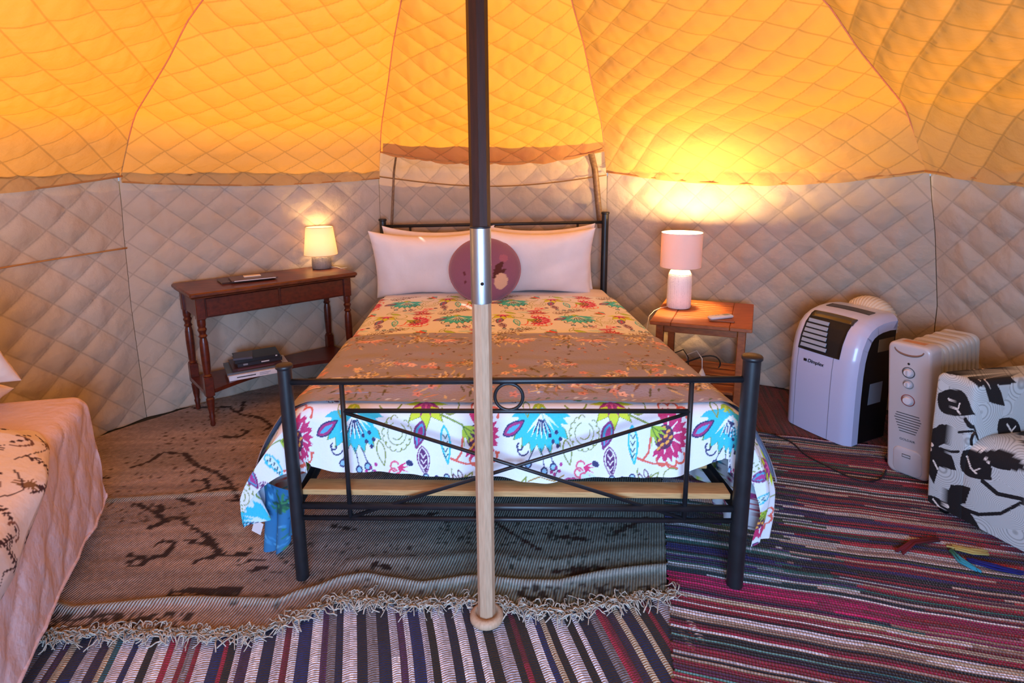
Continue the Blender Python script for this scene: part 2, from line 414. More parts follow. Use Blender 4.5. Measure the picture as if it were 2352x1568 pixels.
obj('bolt', lathe([(0, .003), (.0045, .002), (.005, -.004)], (pb[0]+.001+.004, pb[1]-.0285, 1.075), 12, (0, -1, 0)), mat('black bolt', '#101010', .4), slv)
obj('collar', lathe([(.027, 0), (.0285, .001), (.0285, .006), (.027, .007)], (pb[0]+.001, pb[1], 1.222), 24), M_iron, pole)
obj('foot', lathe([(.0, 0), (.046, 0), (.052, .006), (.052, .016), (.046, .024), (.034, .028), (.033, .022), (0, .022)], tuple(pb), 32), M_plain, pole)

# ================================================================= BED FRAME
FL, FR, HL, HR = np.array([-.72, 1.704]), np.array([.733, 1.656]), np.array([-.847, 3.737]), np.array([.613, 3.723])
bed = thing('double_bed', 'black metal double bed frame with ringed footboard and crossed braces', 'bed', (0, 1.68, 0))
G0 = .018
def P2(A, B, s, z): q = A+(B-A)*s; return (q[0], q[1], z)
def board(A, B, htA, htB, r, top, mid, low, nv, ring, part):
    b = obj(part, tube([P2(A, B, .012, top[0]), P2(A, B, .988, top[1])], .0105, 10), M_iron, bed)
    for P, h, rad in ((A, htA, r[0]), (B, htB, r[1])):
        ps = obj('post', tube([(P[0], P[1], G0), (P[0], P[1], h-.004)], rad, 20), M_iron, bed, smooth='auto')
        obj('post_cap', lathe([(0, .012), (rad+.002, .012), (rad+.005, .008), (rad+.005, .001), (rad+.001, -.003)], (P[0], P[1], h-.01), 24), M_iron, ps)
    obj('crossbar', rod(P2(A, B, nv, mid[0]), P2(A, B, 1-nv, mid[1]), .0075), M_iron, b)
    obj('crossbar', rod(P2(A, B, .012, low[0]), P2(A, B, .988, low[1]), .0085), M_iron, b)
    for s, t, l in ((nv, top[0], low[0]), (1-nv, top[1], low[1])):
        obj('upright', rod(P2(A, B, s, t), P2(A, B, s, l), .0078), M_iron, b)
    obj('brace', rod(P2(A, B, nv, mid[0]-.005), P2(A, B, 1-nv, low[1]+.005), .006), M_iron, b)
    obj('brace', rod(P2(A, B, nv, low[0]+.005), P2(A, B, 1-nv, mid[1]-.005), .006), M_iron, b)
    c = np.array(P2(A, B, ring, (top[0]+mid[0])/2+.003)); d = (B-A)/np.linalg.norm(B-A); R0 = (top[0]-mid[0])/2-.004
    obj('ring', tube([c+R0*np.array([d[0]*math.cos(a), d[1]*math.cos(a), math.sin(a)]) for a in np.linspace(0, 2*math.pi, 32, endpoint=False)], .0055, 8, True), M_iron, b)
board(FL, FR, .777, .812, (.0215, .0265), (.72, .737), (.624, .631), (.243, .252), .123, .487, 'footboard')
board(HL, HR, 1.062, 1.099, (.0215, .0225), (1.014, 1.034), (.918, .935), (.45, .45), .123, .487, 'headboard')
obj('end_rail', rod(P2(FL, FR, .015, .288), P2(FL, FR, .985, .296), .012), M_iron, bed)
obj('end_rail', rod(P2(HL, HR, .015, .292), P2(HL, HR, .985, .292), .012), M_iron, bed)
for A, B in ((FL, HL), (FR, HR)):
    obj('side_rail', xf(box(-.012, .012, .02, 2.015, .27, .31, .002), frame((A[0], A[1], 0), (1, 0, 0), ((B-A)[0]/2.035, (B-A)[1]/2.035, 0))), M_iron, bed)
for i in range(11):
    s = .030+i*.094; A = FL+(HL-FL)*s; B = FR+(HR-FR)*s; dd = (B-A)/np.linalg.norm(B-A)
    obj('slat', xf(box(.018, np.linalg.norm(B-A)-.018, -.035, .035, .311, .331, .002), frame((A[0], A[1], 0), (dd[0], dd[1], 0), (-dd[1], dd[0], 0))), M_pine, bed, smooth=False)

# ================================================================= BEDDING
BO = np.array([.004, 1.80]); BU = np.array([.9995, -.02]); BV = np.array([-.0605, .998])
HX, TOP = .685, .605
def B3(a, b, z): return np.stack([BO[0]+BU[0]*a+BV[0]*b, BO[1]+BU[1]*a+BV[1]*b, z], -1)
mt_ = thing('mattress', 'white mattress on the black metal double bed', 'mattress', (0, 2.7, .333))
def rbox(hw, b0, b1, z0, z1, r=.05):
    n = 40; A = np.linspace(0, 2*math.pi, n, endpoint=False); V = []
    def ring(z, e):
        x = np.sign(np.cos(A))*np.abs(np.cos(A))**.22*(hw-e); y = (b0+b1)/2+np.sign(np.sin(A))*np.abs(np.sin(A))**.22*((b1-b0)/2-e)
        return B3(x, y, np.full(n, z))
    Z = [(z0, r), (z0+.3*r, .3*r), (z0+r, 0), (z1-r, 0), (z1-.3*r, .3*r), (z1, r)]
    V = np.vstack([ring(z, e) for z, e in Z]); F = [[k*n+i, k*n+(i+1) % n, (k+1)*n+(i+1) % n, (k+1)*n+i] for k in range(5) for i in range(n)]
    F += [list(range(n))[::-1], [5*n+i for i in range(n)]]; return V, F
M_white = mat('white cotton', '#e9e4e6', .85, noise=(6, '#d6ccc9', .4), bump=(60, .25, .003), sheen=.1)
obj('body', rbox(.70, -.005, 1.88, .334, .582), M_white, mt_)

def dropf(e, rad, flare):
    e = np.clip(e, 0, None); th = np.clip(e/rad, 0, math.pi/2); rest = np.clip(e-rad*math.pi/2, 0, None)
    return rad*np.sin(th)+rest*flare, rad*(1-np.cos(th))+rest*np.sqrt(1-flare**2)
def bed_cover(a, b, lift=0., hang=1.):
    """sheet coordinates in metres -> world. |a|>HX hangs at the side, b<0 hangs at the foot"""
    ea = np.clip(np.abs(a)-HX, 0, None); eb = np.clip(-b, 0, None); sg = np.sign(a)
    e = np.hypot(ea, eb); ca = np.where(e > 0, ea/(e+1e-9), 0); cb = np.where(e > 0, eb/(e+1e-9), 0)
    flare = (.42*np.exp(-np.clip(b, 0, None)/.35)+.06)*ca*hang
    rad = .055+lift
    out, down = dropf(e, rad, np.clip(flare, 0, .6)*0+.05)
    amp = np.where(sg < 0, .185, .12)*np.exp(-np.clip(b, 0, None)/.35)*ca*hang
    out = out+amp*np.sin(np.clip((e-.03)/.36, 0, 1)*math.pi/2)-amp*.25*np.clip((e-.36)/.2, 0, 1)
    ripple = np.clip(e-.06, 0, .4)*(.10*np.sin(b*21+sg*1.3)+.05*np.sin(b*47))*ca
    ox = (out+ripple)*ca; oy = np.minimum(out*cb, .062+lift)+.0
    z = TOP+lift-down
    crown = .014*(1-(np.clip(np.abs(a)/HX, 0, 1))**4)*np.clip(b/.1, 0, 1)
    z = z+np.where(e > 0, 0, crown)+wav(a, b, 7, 5, 4)*.0035*np.clip(1-e*4, 0, 1)
    dzf = np.clip(eb-.06, 0, .3)*cb; oy = oy+dzf*(.045*np.sin(a*26)+.03*np.sin(a*61+1))*.5
    x = np.clip(np.abs(a), 0, HX)*sg+sg*ox
    return B3(x, np.clip(b, 0, None)-oy, z)

TX, TY = 460., 440.                                        # the print repeats every 460 x 440 units of 1.35 mm
def floral(px, py):
    C = np.tile(np.array(lin('#e6edf6')), (len(px), 1))
    for half in (0, 1):
        X = np.mod(px+(230 if half else 0)+40, TX)-40; Y = np.mod(py+(220 if half else 0)+20, TY)-20
        inb = (Y < 215); X = np.where(inb, X, 1e6)
        p = Paint(X, Y, C)
        cy, ol, pu, mg, nv, ye, orr = '#22c3dc', '#8b9a3c', '#7a1c6e', '#c81464', '#1c2460', '#cde01e', '#e0604a'
        # pale washes
        p.ell(180, 150, 26, 8, 20, '#c8e4f2'); p.ell(300, 160, 30, 7, -10, '#c8e4f2'); p.ell(100, 180, 30, 8, 0, '#bfe0ee')
        # turquoise fan flower
        p.spiky(62, 12, 74, 94, 35, 145, 7, '#6d9a3a'); p.spiky(62, 12, 72, 90, 36, 144, 7, cy)
        p.spiky(62, 10, 58, 76, 8, 60, 4, cy); p.spiky(62, 10, 56, 74, 118, 172, 4, cy)
        p.spiky(64, 22, 26, 56, 70, 140, 5, '#e8f3f8'); p.spiky(66, 20, 22, 52, 30, 75, 3, '#d8f0f6')
        for a in (60, 74, 88, 102, 116): p.stroke([(64+14*math.cos(R_(a)), 22+14*math.sin(R_(a))), (64+42*math.cos(R_(a)), 22+42*math.sin(R_(a)))], 3, nv)
        for x, y in ((100, 60), (110, 74), (92, 78), (104, 88), (84, 66)): p.ell(x, y, 4.5, 4.5, 0, nv)
        p.spiky(60, -2, 12, 26, 20, 160, 3, '#9ec01e'); p.stroke([(60, 4), (52, 18)], 5, '#c6d838')
        # hanging sprigs
        for x0, x1, y1 in ((46, 30, 118), (60, 70, 132), (78, 92, 124)):
            p.stroke([(x0, 92), ((x0+x1)/2, 104), (x1, y1)], 2.4, nv); p.ell(x1, y1+6, 9, 9, 0, nv); p.ell(x1, y1+6, 5.5, 5.5, 0, '#8fc8ea')
        for x, y in ((100, 132), (108, 140), (96, 146), (112, 126), (88, 140)): p.ell(x, y, 4, 4, 0, '#b02a86'); 
        p.stroke([(92, 118), (104, 138), (96, 150)], 2, nv)
        p.arc(18, 92, 14, 200, 20, 3, nv); p.arc(10, 88, 7, 0, 250, 3, nv)
        # olive loops
        p.leaf(28, -8, 30, 30, 8, None, ol, 3); p.leaf(122, 76, 134, 128, 10, None, ol, 3); p.arc(150, -10, 30, 20, 150, 4, '#7e9a28')
        p.arc(300, 2, 22, -60, 160, 3.5, ol)
        # scalloped ring
        for k in range(13):
            a = R_(k*25-40); p.arc(168+29*math.cos(a), 62+29*math.sin(a), 8, math.degrees(a)-80, math.degrees(a)+80, 2.2, ol, 8)
        p.arc(168, 62, 23, -60, 250, 2.2, ol); p.arc(168, 60, 14, -20, 130, 2.4, ol)
        # lime and plum flower
        p.spiky(240, -2, 34, 60, 20, 160, 3, '#7f9a1c'); p.spiky(240, -2, 32, 56, 22, 158, 3, ye); p.spiky(240, -6, 26, 54, -10, 60, 2, ye); p.spiky(240, -6, 26, 54, 120, 190, 2, ye)
        p.spiky(240, -8, 18, 40, 10, 170, 4, '#a01a78'); p.spiky(240, -10, 10, 26, 20, 160, 3, '#e05a9a')
        # plum leaves
        p.leaf(232, 38, 214, 92, 13, '#3fa0c8', pu, 5); p.leaf(230, 46, 219, 84, 6, '#b02a86')
        p.leaf(228, 92, 236, 146, 11, '#5a1a64', None); p.leaf(228, 88, 236, 150, 15, None, pu, 2.5)
        for y in (104, 116, 128): p.stroke([(225, y), (231, y+8), (238, y)], 2.4, '#efe6f0')
        p.leaf(-30, 66, 22, 36, 12, '#a41a72', nv, 3); p.leaf(-22, 62, 12, 42, 5, '#4aa8d0')
        p.leaf(432, 66, 482, 36, 12, '#a41a72', nv, 3)
        # turquoise thin leaf
        p.leaf(284, 46, 292, 124, 11, '#d4f0f6', cy, 4.5)
        for y in (64, 78, 92, 104): p.stroke([(281, y), (287, y+8), (292, y)], 2.4, '#17505e')
        # stem and big magenta flower
        p.stroke([(276, 24), (304, 34), (330, 44)], 4, '#7e9a28'); p.stroke([(285, 20), (276, 26)], 3, '#7e9a28')
        for k in range(9):
            a = -100+k*26; p.arc(374+50*math.cos(R_(a)), 62+56*math.sin(R_(a)), 12, a-90, a+90, 5, orr, 8)
        for a in (-95, -62, -28, 6, 40, 74, 108):
            x = 366+40*math.cos(R_(a)); y = 64+42*math.sin(R_(a))
            p.spiky(366+14*math.cos(R_(a)), 64+14*math.sin(R_(a)), 30, 42, a-30, a+30, 3, mg)
        for a in (-80, -45, -10, 24, 58, 92): p.stroke([(366, 64), (366+38*math.cos(R_(a)), 64+38*math.sin(R_(a)))], 2.6, '#f3e6ee')
        p.ell(362, 68, 22, 26, 20, '#4c1248')
        for x, y in ((360, 50), (372, 56), (378, 68), (370, 78), (358, 84), (350, 92), (366, 66), (352, 74)):
            p.ell(x, y, 5.5, 3.2, -40, '#f2a63c'); p.ell(x+2, y+4, 3, 2, -40, '#7a1030')
        p.spiky(330, 46, 22, 42, 0, 95, 5, '#a8c828'); p.stroke([(330, 46), (352, 58)], 2.4, '#4e7a1e'); p.stroke([(330, 46), (346, 72)], 2.4, '#4e7a1e')
        p.stroke([(330, 70), (326, 100), (312, 116), (300, 112)], 5, orr); p.stroke([(312, 116), (340, 124), (372, 122), (396, 130)], 4, orr)
        # small pink flower
        for dx, dy in ((-12, -8), (-16, 6), (-4, 16)): p.arc(172+dx, 136+dy, 10, 90, 330, 4, '#e0607a')
        p.spiky(166, 130, 12, 30, -30, 60, 4, '#d81e6a'); p.ell(196, 124, 9, 6, 20, nv); p.ell(176, 144, 4, 4, 0, '#bfe0c8')
        # lower edge bits
        p.leaf(110, 168, 170, 158, 8, '#c86a9a', '#a01a78', 3); p.leaf(330, 170, 352, 142, 7, None, ol, 3)
        p.arc(318, 140, 18, 20, 200, 3, '#8b9a3c'); p.arc(384, 150, 20, 90, 300, 2.4, ol)
        p.spiky(150, 206, 26, 44, 180, 360, 7, '#b0123e'); p.spiky(150, 208, 12, 30, 200, 340, 5, '#e8a0a8'); p.stroke([(150, 206), (140, 176)], 2.4, '#5a1020')
        p.stroke([(214, 206), (250, 196), (290, 178), (330, 150)], 2.6, '#5c3040')
        for k in range(9):
            t = k/8; x = 220+105*t; y = 205-52*t**1.3; p.leaf(x, y, x-8, y-18, 5, None, '#5c3040', 2.4); p.leaf(x, y, x+14, y+10, 4, '#6a3a4c' if k % 2 else None, '#5c3040', 2.2)
        p.spiky(404, 204, 22, 34, 170, 340, 5, '#e04a2a'); p.leaf(404, 204, 372, 196, 8, '#5a8a3a'); p.arc(430, 190, 16, 20, 230, 3, '#b0302a')
        p.stroke([(30, 160), (60, 150), (96, 160), (120, 150)], 3, '#a8862a'); p.leaf(4, 186, 26, 150, 6, None, '#8b9a3c', 3)
        for x in (236, 262, 288): p.ell(x, 158-abs(x-262)*.2, 8, 8, 0, nv); p.ell(x, 158-abs(x-262)*.2, 5, 5, 0, '#9fd0ee')
        p.stroke([(216, 172), (250, 166), (300, 170)], 2.4, nv); p.stroke([(198, 190), (150, 200), (104, 192)], 2.6, nv)
        p.leaf(398, 172, 452, 196, 8, '#8ed8ea', '#2a8aa8', 3); p.leaf(20, 176, 64, 200, 9, '#a9d84a', ol, 3)
    return C
duvet = None
def nonuni(*segs):
    out = []
    for a, b, st in segs: out += list(np.linspace(a, b, max(2, int(round((b-a)/st))), endpoint=False))
    return np.array(out+[segs[-1][1]])
av = nonuni((-1.20, -HX, .005), (-HX, HX, .0026), (HX, 1.24, .005))
bv = nonuni((-.30, .03, .0028), (.03, .72, .02), (.72, 1.60, .0042))
Ag, Bg = np.meshgrid(av, bv, indexing='ij')
# hem: side drapes are shorter towards the left, foot hem dips slightly
lim = np.where(Ag < 0, 1.16+.015*np.sin(Bg*17), 1.225+.012*np.sin(Bg*15))
Ac = np.clip(Ag, -lim, lim)
fh = .272+.012*np.sin(Ag*6+1)+.008*np.sin(Ag*17)-.05*np.clip((np.abs(Ag)-.55)/.15, 0, 1)*(np.abs(Ag) < HX+.05)
cor = np.clip((np.abs(Ag)-HX)/.4, 0, 1)
fh = fh*(1-cor*.55)
Bc = np.maximum(Bg, -fh)
P = bed_cover(Ac, Bc)
C = floral(((Ac+.62)/.00135).ravel(), ((-Bc)/.00172-6).ravel())
M_duvet = mat('printed floral cotton', '#ffffff', .8, attr=True, bump=(45, .35, .004), noise=(300, '#b9c0cc', .12))
duvet = obj('duvet', (P.reshape(-1, 3), gridf(len(av), len(bv))), M_duvet, col=C, at=(0, 2.6, .6))
tag(duvet, 'white duvet printed with big turquoise and magenta flowers on the double bed', 'duvet')
# white turned sheet band at the pillow end
av2 = np.linspace(-.98, .98, 100); bv2 = np.linspace(1.55, 1.885, 20); Ag2, Bg2 = np.meshgrid(av2, bv2, indexing='ij')
o = obj('bed_sheet', (bed_cover(Ag2, Bg2, -.012).reshape(-1, 3), gridf(100, 20)), M_white, at=(0, 3.5, .6)); tag(o, 'plain white sheet showing between pillows and flowered duvet', 'sheet')

# mauve quilted runner across the foot half
av3 = nonuni((-1.02, -HX, .007), (-HX, HX, .005), (HX, 1.02, .007)); bv3 = nonuni((-.012, .10, .004), (.10, .745, .005))
Ag3, Bg3 = np.meshgrid(av3, bv3, indexing='ij')
Bw = Bg3+.006*np.sin(Ag3*9)*(Bg3 < .05)
P = bed_cover(Ag3, Bw, .010)
P[..., 2] += .0016*wav(Ag3*.5, Bg3*3, 30, 6, 3)*np.clip((HX-np.abs(Ag3))*20, 0, 1)
px, py = (Ag3*1000).ravel(), (Bg3*1000).ravel()
C = np.tile(np.array(lin('#9a99ae')), (px.size, 1)); p = Paint(px, py, C)
g = np.random.default_rng(5)
def bouquet(cx, cy, s):
    for k in range(70):
        a = g.uniform(0, 360); r = g.uniform(10, 85)*s; x = cx+r*math.cos(R_(a))*1.25; y = cy+r*math.sin(R_(a))*.8
        L = g.uniform(14, 36)*s; a2 = a+g.uniform(-50, 50)
        p.leaf(x, y, x+L*math.cos(R_(a2)), y+L*math.sin(R_(a2)), 2.6*s, g.choice(['#7c7450', '#a39866', '#d6c79c', '#7d5a48', '#5c5a40', '#e2d4b0', '#8a8468', '#c89a84']))
    for k in range(2):          # shaggy cream blooms
        x = cx+g.uniform(-50, 10)*s; y = cy+g.uniform(-25, 25)*s
        for j in range(60):
            a = g.uniform(0, 360); r = g.uniform(2, 26)*s; p.leaf(x+r*math.cos(R_(a)), y+r*.8*math.sin(R_(a)), x+(r+9*s)*math.cos(R_(a+14)), y+(r+9*s)*.8*math.sin(R_(a+14)), 2.2*s, g.choice(['#ead9b2', '#c2aa7c', '#6e5a40', '#f2e6c8', '#9c8456']))
    x, y = cx+60*s, cy-4*s     # wispy pink bloom
    for j in range(15):
        a = R_(150+j*17); L = g.uniform(26, 52)*s; p.leaf(x, y, x+L*math.cos(a)*1.2, y+L*math.sin(a)*.7, 3.4*s, ['#e8b4b4', '#c88488', '#f4d4d0', '#a86a6c'][j % 4])
for k in range(6):
    x = -860+k*330
    bouquet(x, 150, 1.75); bouquet(x+170, 640, 1.5); bouquet(x+60, 330, .8)
    for q in range(9):
        xx = x+g.uniform(80, 300); yy = g.uniform(30, 330)
        for a in range(0, 360, 72): p.leaf(xx, yy, xx+21*math.cos(R_(a)), yy+21*math.sin(R_(a)), 6.5, '#d89c98' if q % 3 else '#f0ccc4')
        p.ell(xx, yy, 3.5, 3.5, 0, '#6a2c20')
for k in range(150):
    x, y = g.uniform(-950, 950), g.uniform(330, 730); a = g.uniform(0, 360)
    for j in range(3): p.leaf(x, y, x+15*math.cos(R_(a+j*50)), y+15*math.sin(R_(a+j*50)), 3.2, g.choice(['#5b4636', '#d89478', '#6f6344', '#a87862']))
for k in range(60):   # pale ruffled edge
    x = -950+k*32; p.leaf(x, 0, x+20, 10, 4, g.choice(['#c8d4de', '#5a7a6a', '#8aa0b8']))
p.stroke([(-1000, -8), (1000, -8)], 8, '#8c98ac'); p.stroke([(-1000, 2), (1000, 2)], 3, '#4b5870')
M_run = mat('quilted mauve cotton', '#ffffff', .85, attr=True, bump=(90, .6, .006), stretch=(1, 2.5, 1))
runner = obj('bedspread', (P.reshape(-1, 3), gridf(len(av3), len(bv3))), M_run, col=C, at=(0, 2.1, .61))
tag(runner, 'mauve quilted bedspread with faded bouquets folded across the foot half of the bed', 'bedspread')

# blue quilt corner hanging below the duvet at the left foot corner
nn, mm = 44, 40; S, T2 = np.meshgrid(np.linspace(0, 1, nn), np.linspace(0, 1, mm), indexing='ij')
ang = np.linspace(0, 1, nn)[:, None]*np.ones((1, mm))
x = -.925+.20*ang-.02*T2+.012*np.sin(ang*22)*T2; y = 1.80+.16*(1-ang)**2*.6+.02*np.sin(ang*20)*T2
hl = .285-.19*np.abs(ang-.33)/.67-.06*(ang < .06); zz = .28-hl*T2-.02*T2
C = np.tile(np.array(lin('#2f74a6')), (nn*mm, 1)); p = Paint((S*200).ravel(), (T2*260).ravel(), C)
for k in range(90):
    a = g.uniform(0, 360); xx, yy = g.uniform(0, 200), g.uniform(0, 260); p.leaf(xx, yy, xx+22*math.cos(R_(a)), yy+22*math.sin(R_(a)), 4, g.choice(['#3f8cc0', '#1f5a86', '#2f7a5e', '#5aa6d0']))
for k in range(24): 
    a = g.uniform(0, 360); p.leaf(110, 60, 110+50*math.cos(R_(a)), 60+50*math.sin(R_(a)), 5, g.choice(['#2a6a48', '#3c8a5a', '#1d4f4a']))
cq = obj('quilt', (np.stack([x, y, zz], -1).reshape(-1, 3), gridf(nn, mm)), mat('blue printed cotton', '#fff', .85, attr=True, bump=(60, .3, .003)), col=C, at=(-.83, 1.82, .02))
tag(cq, 'blue quilt corner hanging below the duvet at the left foot post', 'quilt')
tg = obj('care_tag', xf(box(-.02, .02, -.0008, .0008, -.05, 0, .0005), lambda V: V@np.array([[.9, -.25, -.3], [.2, .97, 0], [.3, 0, .9]])+np.array([-.93, 1.865, .12])), M_white, cq, smooth=False); tg['label'] = 'white care tag'

def pillow(name, label, cat, c, w, h, th, tilt, yaw, seed, mt, group=None, n=44):
    s = np.linspace(-1, 1, n); S, T = np.meshgrid(s, s, indexing='ij')
    S = np.sin(S*math.pi/2); T = np.sin(T*math.pi/2)
    X = w/2*S*(1-.06*(1-T**2)); Z = h/2*T*(1-.21*(1-np.abs(S)**2.2))
    base = np.clip((1-S**4)*(1-T**4), 0, 1)**.5
    wr = wav(S, T, 5, 6, seed)*.006+wav(S, T*.6, 15, 5, seed+1)*.0022+.003*np.sin(T*30+S*3)*np.clip((np.abs(S)-.8)*5, 0, 1)
    V = []
    for sg in (-1, 1):
        Y = sg*(th/2*base+wr*base**.5)
        V.append(np.stack([X, Y, Z], -1).reshape(-1, 3))
    F1 = gridf(n, n); F = np.vstack([F1, F1[:, ::-1]+n*n]); V = np.vstack(V)
    ct, st = math.cos(tilt), math.sin(tilt); Rm = np.array([[1, 0, 0], [0, ct, st], [0, -st, ct]])
    cy, sy = math.cos(yaw), math.sin(yaw); Ry = np.array([[cy, sy, 0], [-sy, cy, 0], [0, 0, 1]])
    V = V@Rm@Ry+np.array(c)
    o = obj(name, (V, F), mt, at=tuple(c)); tag(o, label, cat, group); return o
# tilt: positive leans the top away from the camera
tl = R_(18)
pillow('pillow', 'white pillow at the back left against the black headboard rail', 'pillow', (-.47, 3.655, .805), .72, .45, .10, R_(6), 0, 1, M_white, 'white pillows on the double bed')
pillow('pillow', 'white pillow at the back right against the black headboard rail', 'pillow', (.165, 3.655, .812), .74, .45, .10, R_(5), 0, 2, M_white, 'white pillows on the double bed')
pillow('pillow', 'plump white front pillow left of the round mauve cushion', 'pillow', (-.505, 3.52, .79), .74, .475, .16, tl, 0, 3, M_white, 'white pillows on the double bed')
pillow('pillow', 'plump white front pillow right of the round mauve cushion', 'pillow', (.155, 3.52, .80), .71, .475, .16, tl, 0, 4, M_white, 'white pillows on the double bed')
# round cushion
ctr = np.array([-.162, 3.345, .79]); n = 60; rr = .212
cu = thing('cushion', 'round mauve cushion with brown and cream petal motif leaning on the white pillows', 'cushion', tuple(ctr-[0, 0, .19]))
rad = np.sin(np.linspace(0, math.pi/2, 40)); th = np.linspace(0, 2*math.pi, 120); Rg, Tg = np.meshgrid(rad, th, indexing='ij')
tlt = R_(24); Xc = Rg*rr*np.cos(Tg); Zc = Rg*rr*.93*np.sin(Tg); Yc = -.058*np.sqrt(np.clip(1-Rg**2.6, 0, 1))
def cush(V): return np.stack([V[:, 0], V[:, 1]*math.cos(tlt)+V[:, 2]*math.sin(tlt), V[:, 2]*math.cos(tlt)-V[:, 1]*math.sin(tlt)], 1)+ctr
C = np.tile(np.array(lin('#80526c')), (Rg.size, 1)); p = Paint((Xc*390).ravel(), (-Zc*390).ravel(), C)
p.leaf(20, 20, 46, -18, 7, '#4a1a1c'); p.leaf(18, 26, 52, 2, 7, '#4a1a1c'); p.ell(38, 32, 15, 19, 20, '#c8a68c'); p.leaf(26, 8, 34, -10, 6, '#4a1a1c')
p.ell(-46, 14, 4, 4, 0, '#5a2030'); p.ell(-44, 34, 3, 3, 0, '#5a2030'); p.ell(44, -22, 10, 9, 0, '#9c5c70')
M_cush = mat('mauve plush', '#fff', .95, attr=True, bump=(260, .7, .004), sheen=.4)
Vf = cush(np.stack([Xc.ravel(), Yc.ravel(), Zc.ravel()], 1)); Vb = cush(np.stack([Xc.ravel(), -Yc.ravel(), Zc.ravel()], 1))
obj('front', (Vf, gridf(40, 120)), M_cush, cu, col=C)
obj('back', (Vb, gridf(40, 120)[:, ::-1]), mat('mauve plush back', '#80526c', .95, bump=(260, .7, .004)), cu)
obj('piping', tube(cush(np.array([(rr*math.cos(a), 0, rr*.93*math.sin(a)) for a in np.linspace(0, 2*math.pi, 64, endpoint=False)])), .0045, 6, True), mat('mauve cord', '#9a5a6c', .9), cu)

# ================================================================= CONSOLE TABLE
M_mah = mat('reddish mahogany', '#5a2011', .38, noise=(9, '#34100a', .75), stretch=(1, 7, 7), bump=(40, .15, .001), coat=.25)
M_top = mat('worn mahogany top', '#6b3216', .42, noise=(7, '#35140a', .8), stretch=(1.2, 4, 6), bump=(40, .2, .001), coat=.2)
CO = np.array([-1.635, 2.855, 0]); cu_, cv_ = (.741, .671, 0), (-.671, .741, 0); CF = frame(CO, cu_, cv_); CL, CD, CH, CZ = .865, .345, .765, .018
con = thing('console_table', 'dark mahogany console table with turned legs along the left wall', 'table', tuple(CO+[.2, .45, 0]))
tt = obj('tabletop', xf(join(box(-.03, CL+.03, -.035, CD+.02, CH-.024, CH, .006), box(-.022, CL+.022, -.027, CD+.012, CH-.032, CH-.0245, .003)), CF), M_top, con, smooth='auto')
obj('apron', xf(box(.03, CL-.03, .012, .03, CH-.145, CH-.033, .002), CF), M_mah, con, smooth=False)
obj('apron', xf(box(.03, CL-.03, CD-.03, CD-.012, CH-.145, CH-.033, .002), CF), M_mah, con, smooth=False)
for x in (.01, CL-.028): obj('apron', xf(box(x, x+.018, .04, CD-.04, CH-.145, CH-.033, .002), CF), M_mah, con, smooth=False)
for x0, x1 in ((.05, CL/2-.006), (CL/2+.006, CL-.05)):
    obj('drawer', xf(box(x0, x1, .004, .013, CH-.138, CH-.04, .003), CF), M_mah, con, smooth=False)
def turned(x, y, top):
    blk = obj('leg', xf(join(box(-.022, .022, -.022, .022, CH-.15, CH-.033, .003), box(-.022, .022, -.022, .022, .19, .30, .003),
        lathe([(.006, CZ), (.010, CZ+.0), (.014, .03), (.011, .05), (.016, .075), (.012, .085), (.017, .12), (.021, .175), (.016, .182), (.018, .19)], n=20),
        lathe([(.02, .30), (.024, .306), (.017, .315), (.019, .33), (.022, .42), (.021, .49), (.016, .515), (.022, .525), (.016, .535), (.017, .545), (.023, .56), (.017, .572), (.021, .585), (.021, .615)], n=20)),
        lambda V: CF(V+np.array([x, y, 0]))), M_mah, con, smooth='auto')
for x, y in ((.022, .022), (CL-.022, .022), (.022, CD-.022), (CL-.022, CD-.022)): turned(x, y, 1)
# lower shelf with bowed front
n = 30; X = np.linspace(.0, CL, n); yf = .02+.10*np.sin(math.pi*np.clip((X-.05)/(CL-.1), 0, 1))**1.0; yb = np.full(n, CD-.02)
V = np.vstack([np.stack([X, yf, np.full(n, .222)], 1), np.stack([X, yb, np.full(n, .222)], 1), np.stack([X, yb, np.full(n, .20)], 1), np.stack([X, yf, np.full(n, .20)], 1)]); F = []
for a, b in ((0, 1), (1, 2), (2, 3), (3, 0)):
    for i in range(n-1): F.append([a*n+i, a*n+i+1, b*n+i+1, b*n+i])
F += [[0, n, 2*n, 3*n], [n-1, 2*n-1, 3*n-1, 4*n-1]]
obj('shelf', (CF(V), F), M_mah, con, smooth=False)

def book(label, c, w, d, h, rot, cover, spine_marks=(), group=None, name='book', pages='#cfc6b4'):
    t = thing(name, label, 'book', c, group); a = R_(rot)
    fr = frame(c, (math.cos(a), math.sin(a), 0), (-math.sin(a), math.cos(a), 0)); k = min(.003, h*.15)
    mc = mat('book cover '+cover, cover, .4, noise=(30, '#111111', .15), coat=.2)
    obj('cover', xf(join(box(-w/2, w/2, -d/2, d/2, 0, k, .0005), box(-w/2, w/2, -d/2, d/2, h-k, h, .0005), box(-w/2, w/2, -d/2, -d/2+k, k, h-k, .0005)), fr), mc, t, smooth=False)
    obj('pages', xf(box(-w/2+.004, w/2-.004, -d/2+k, d/2-.004, k, h-k, .0005), fr), mat('paper '+cover, pages, .8, noise=(90, '#9a917f', .5), stretch=(1, 1, 14)), t, smooth=False)
    for x0, x1, z0, z1, c2 in spine_marks:
        obj('print', xf(box(x0*w, x1*w, -d/2-.0006, -d/2+.0001, z0*h, z1*h, .0001), fr), mat('print '+c2, c2, .5), t, smooth=False)
    return t
bz = .2225; bc = CF(np.array([[.34, .20, 0]]))[0][:2]
def bpos(dx, dy, z): q = CF(np.array([[.325+dx, .170+dy, 0]]))[0]; return (q[0], q[1], z)
g1 = None
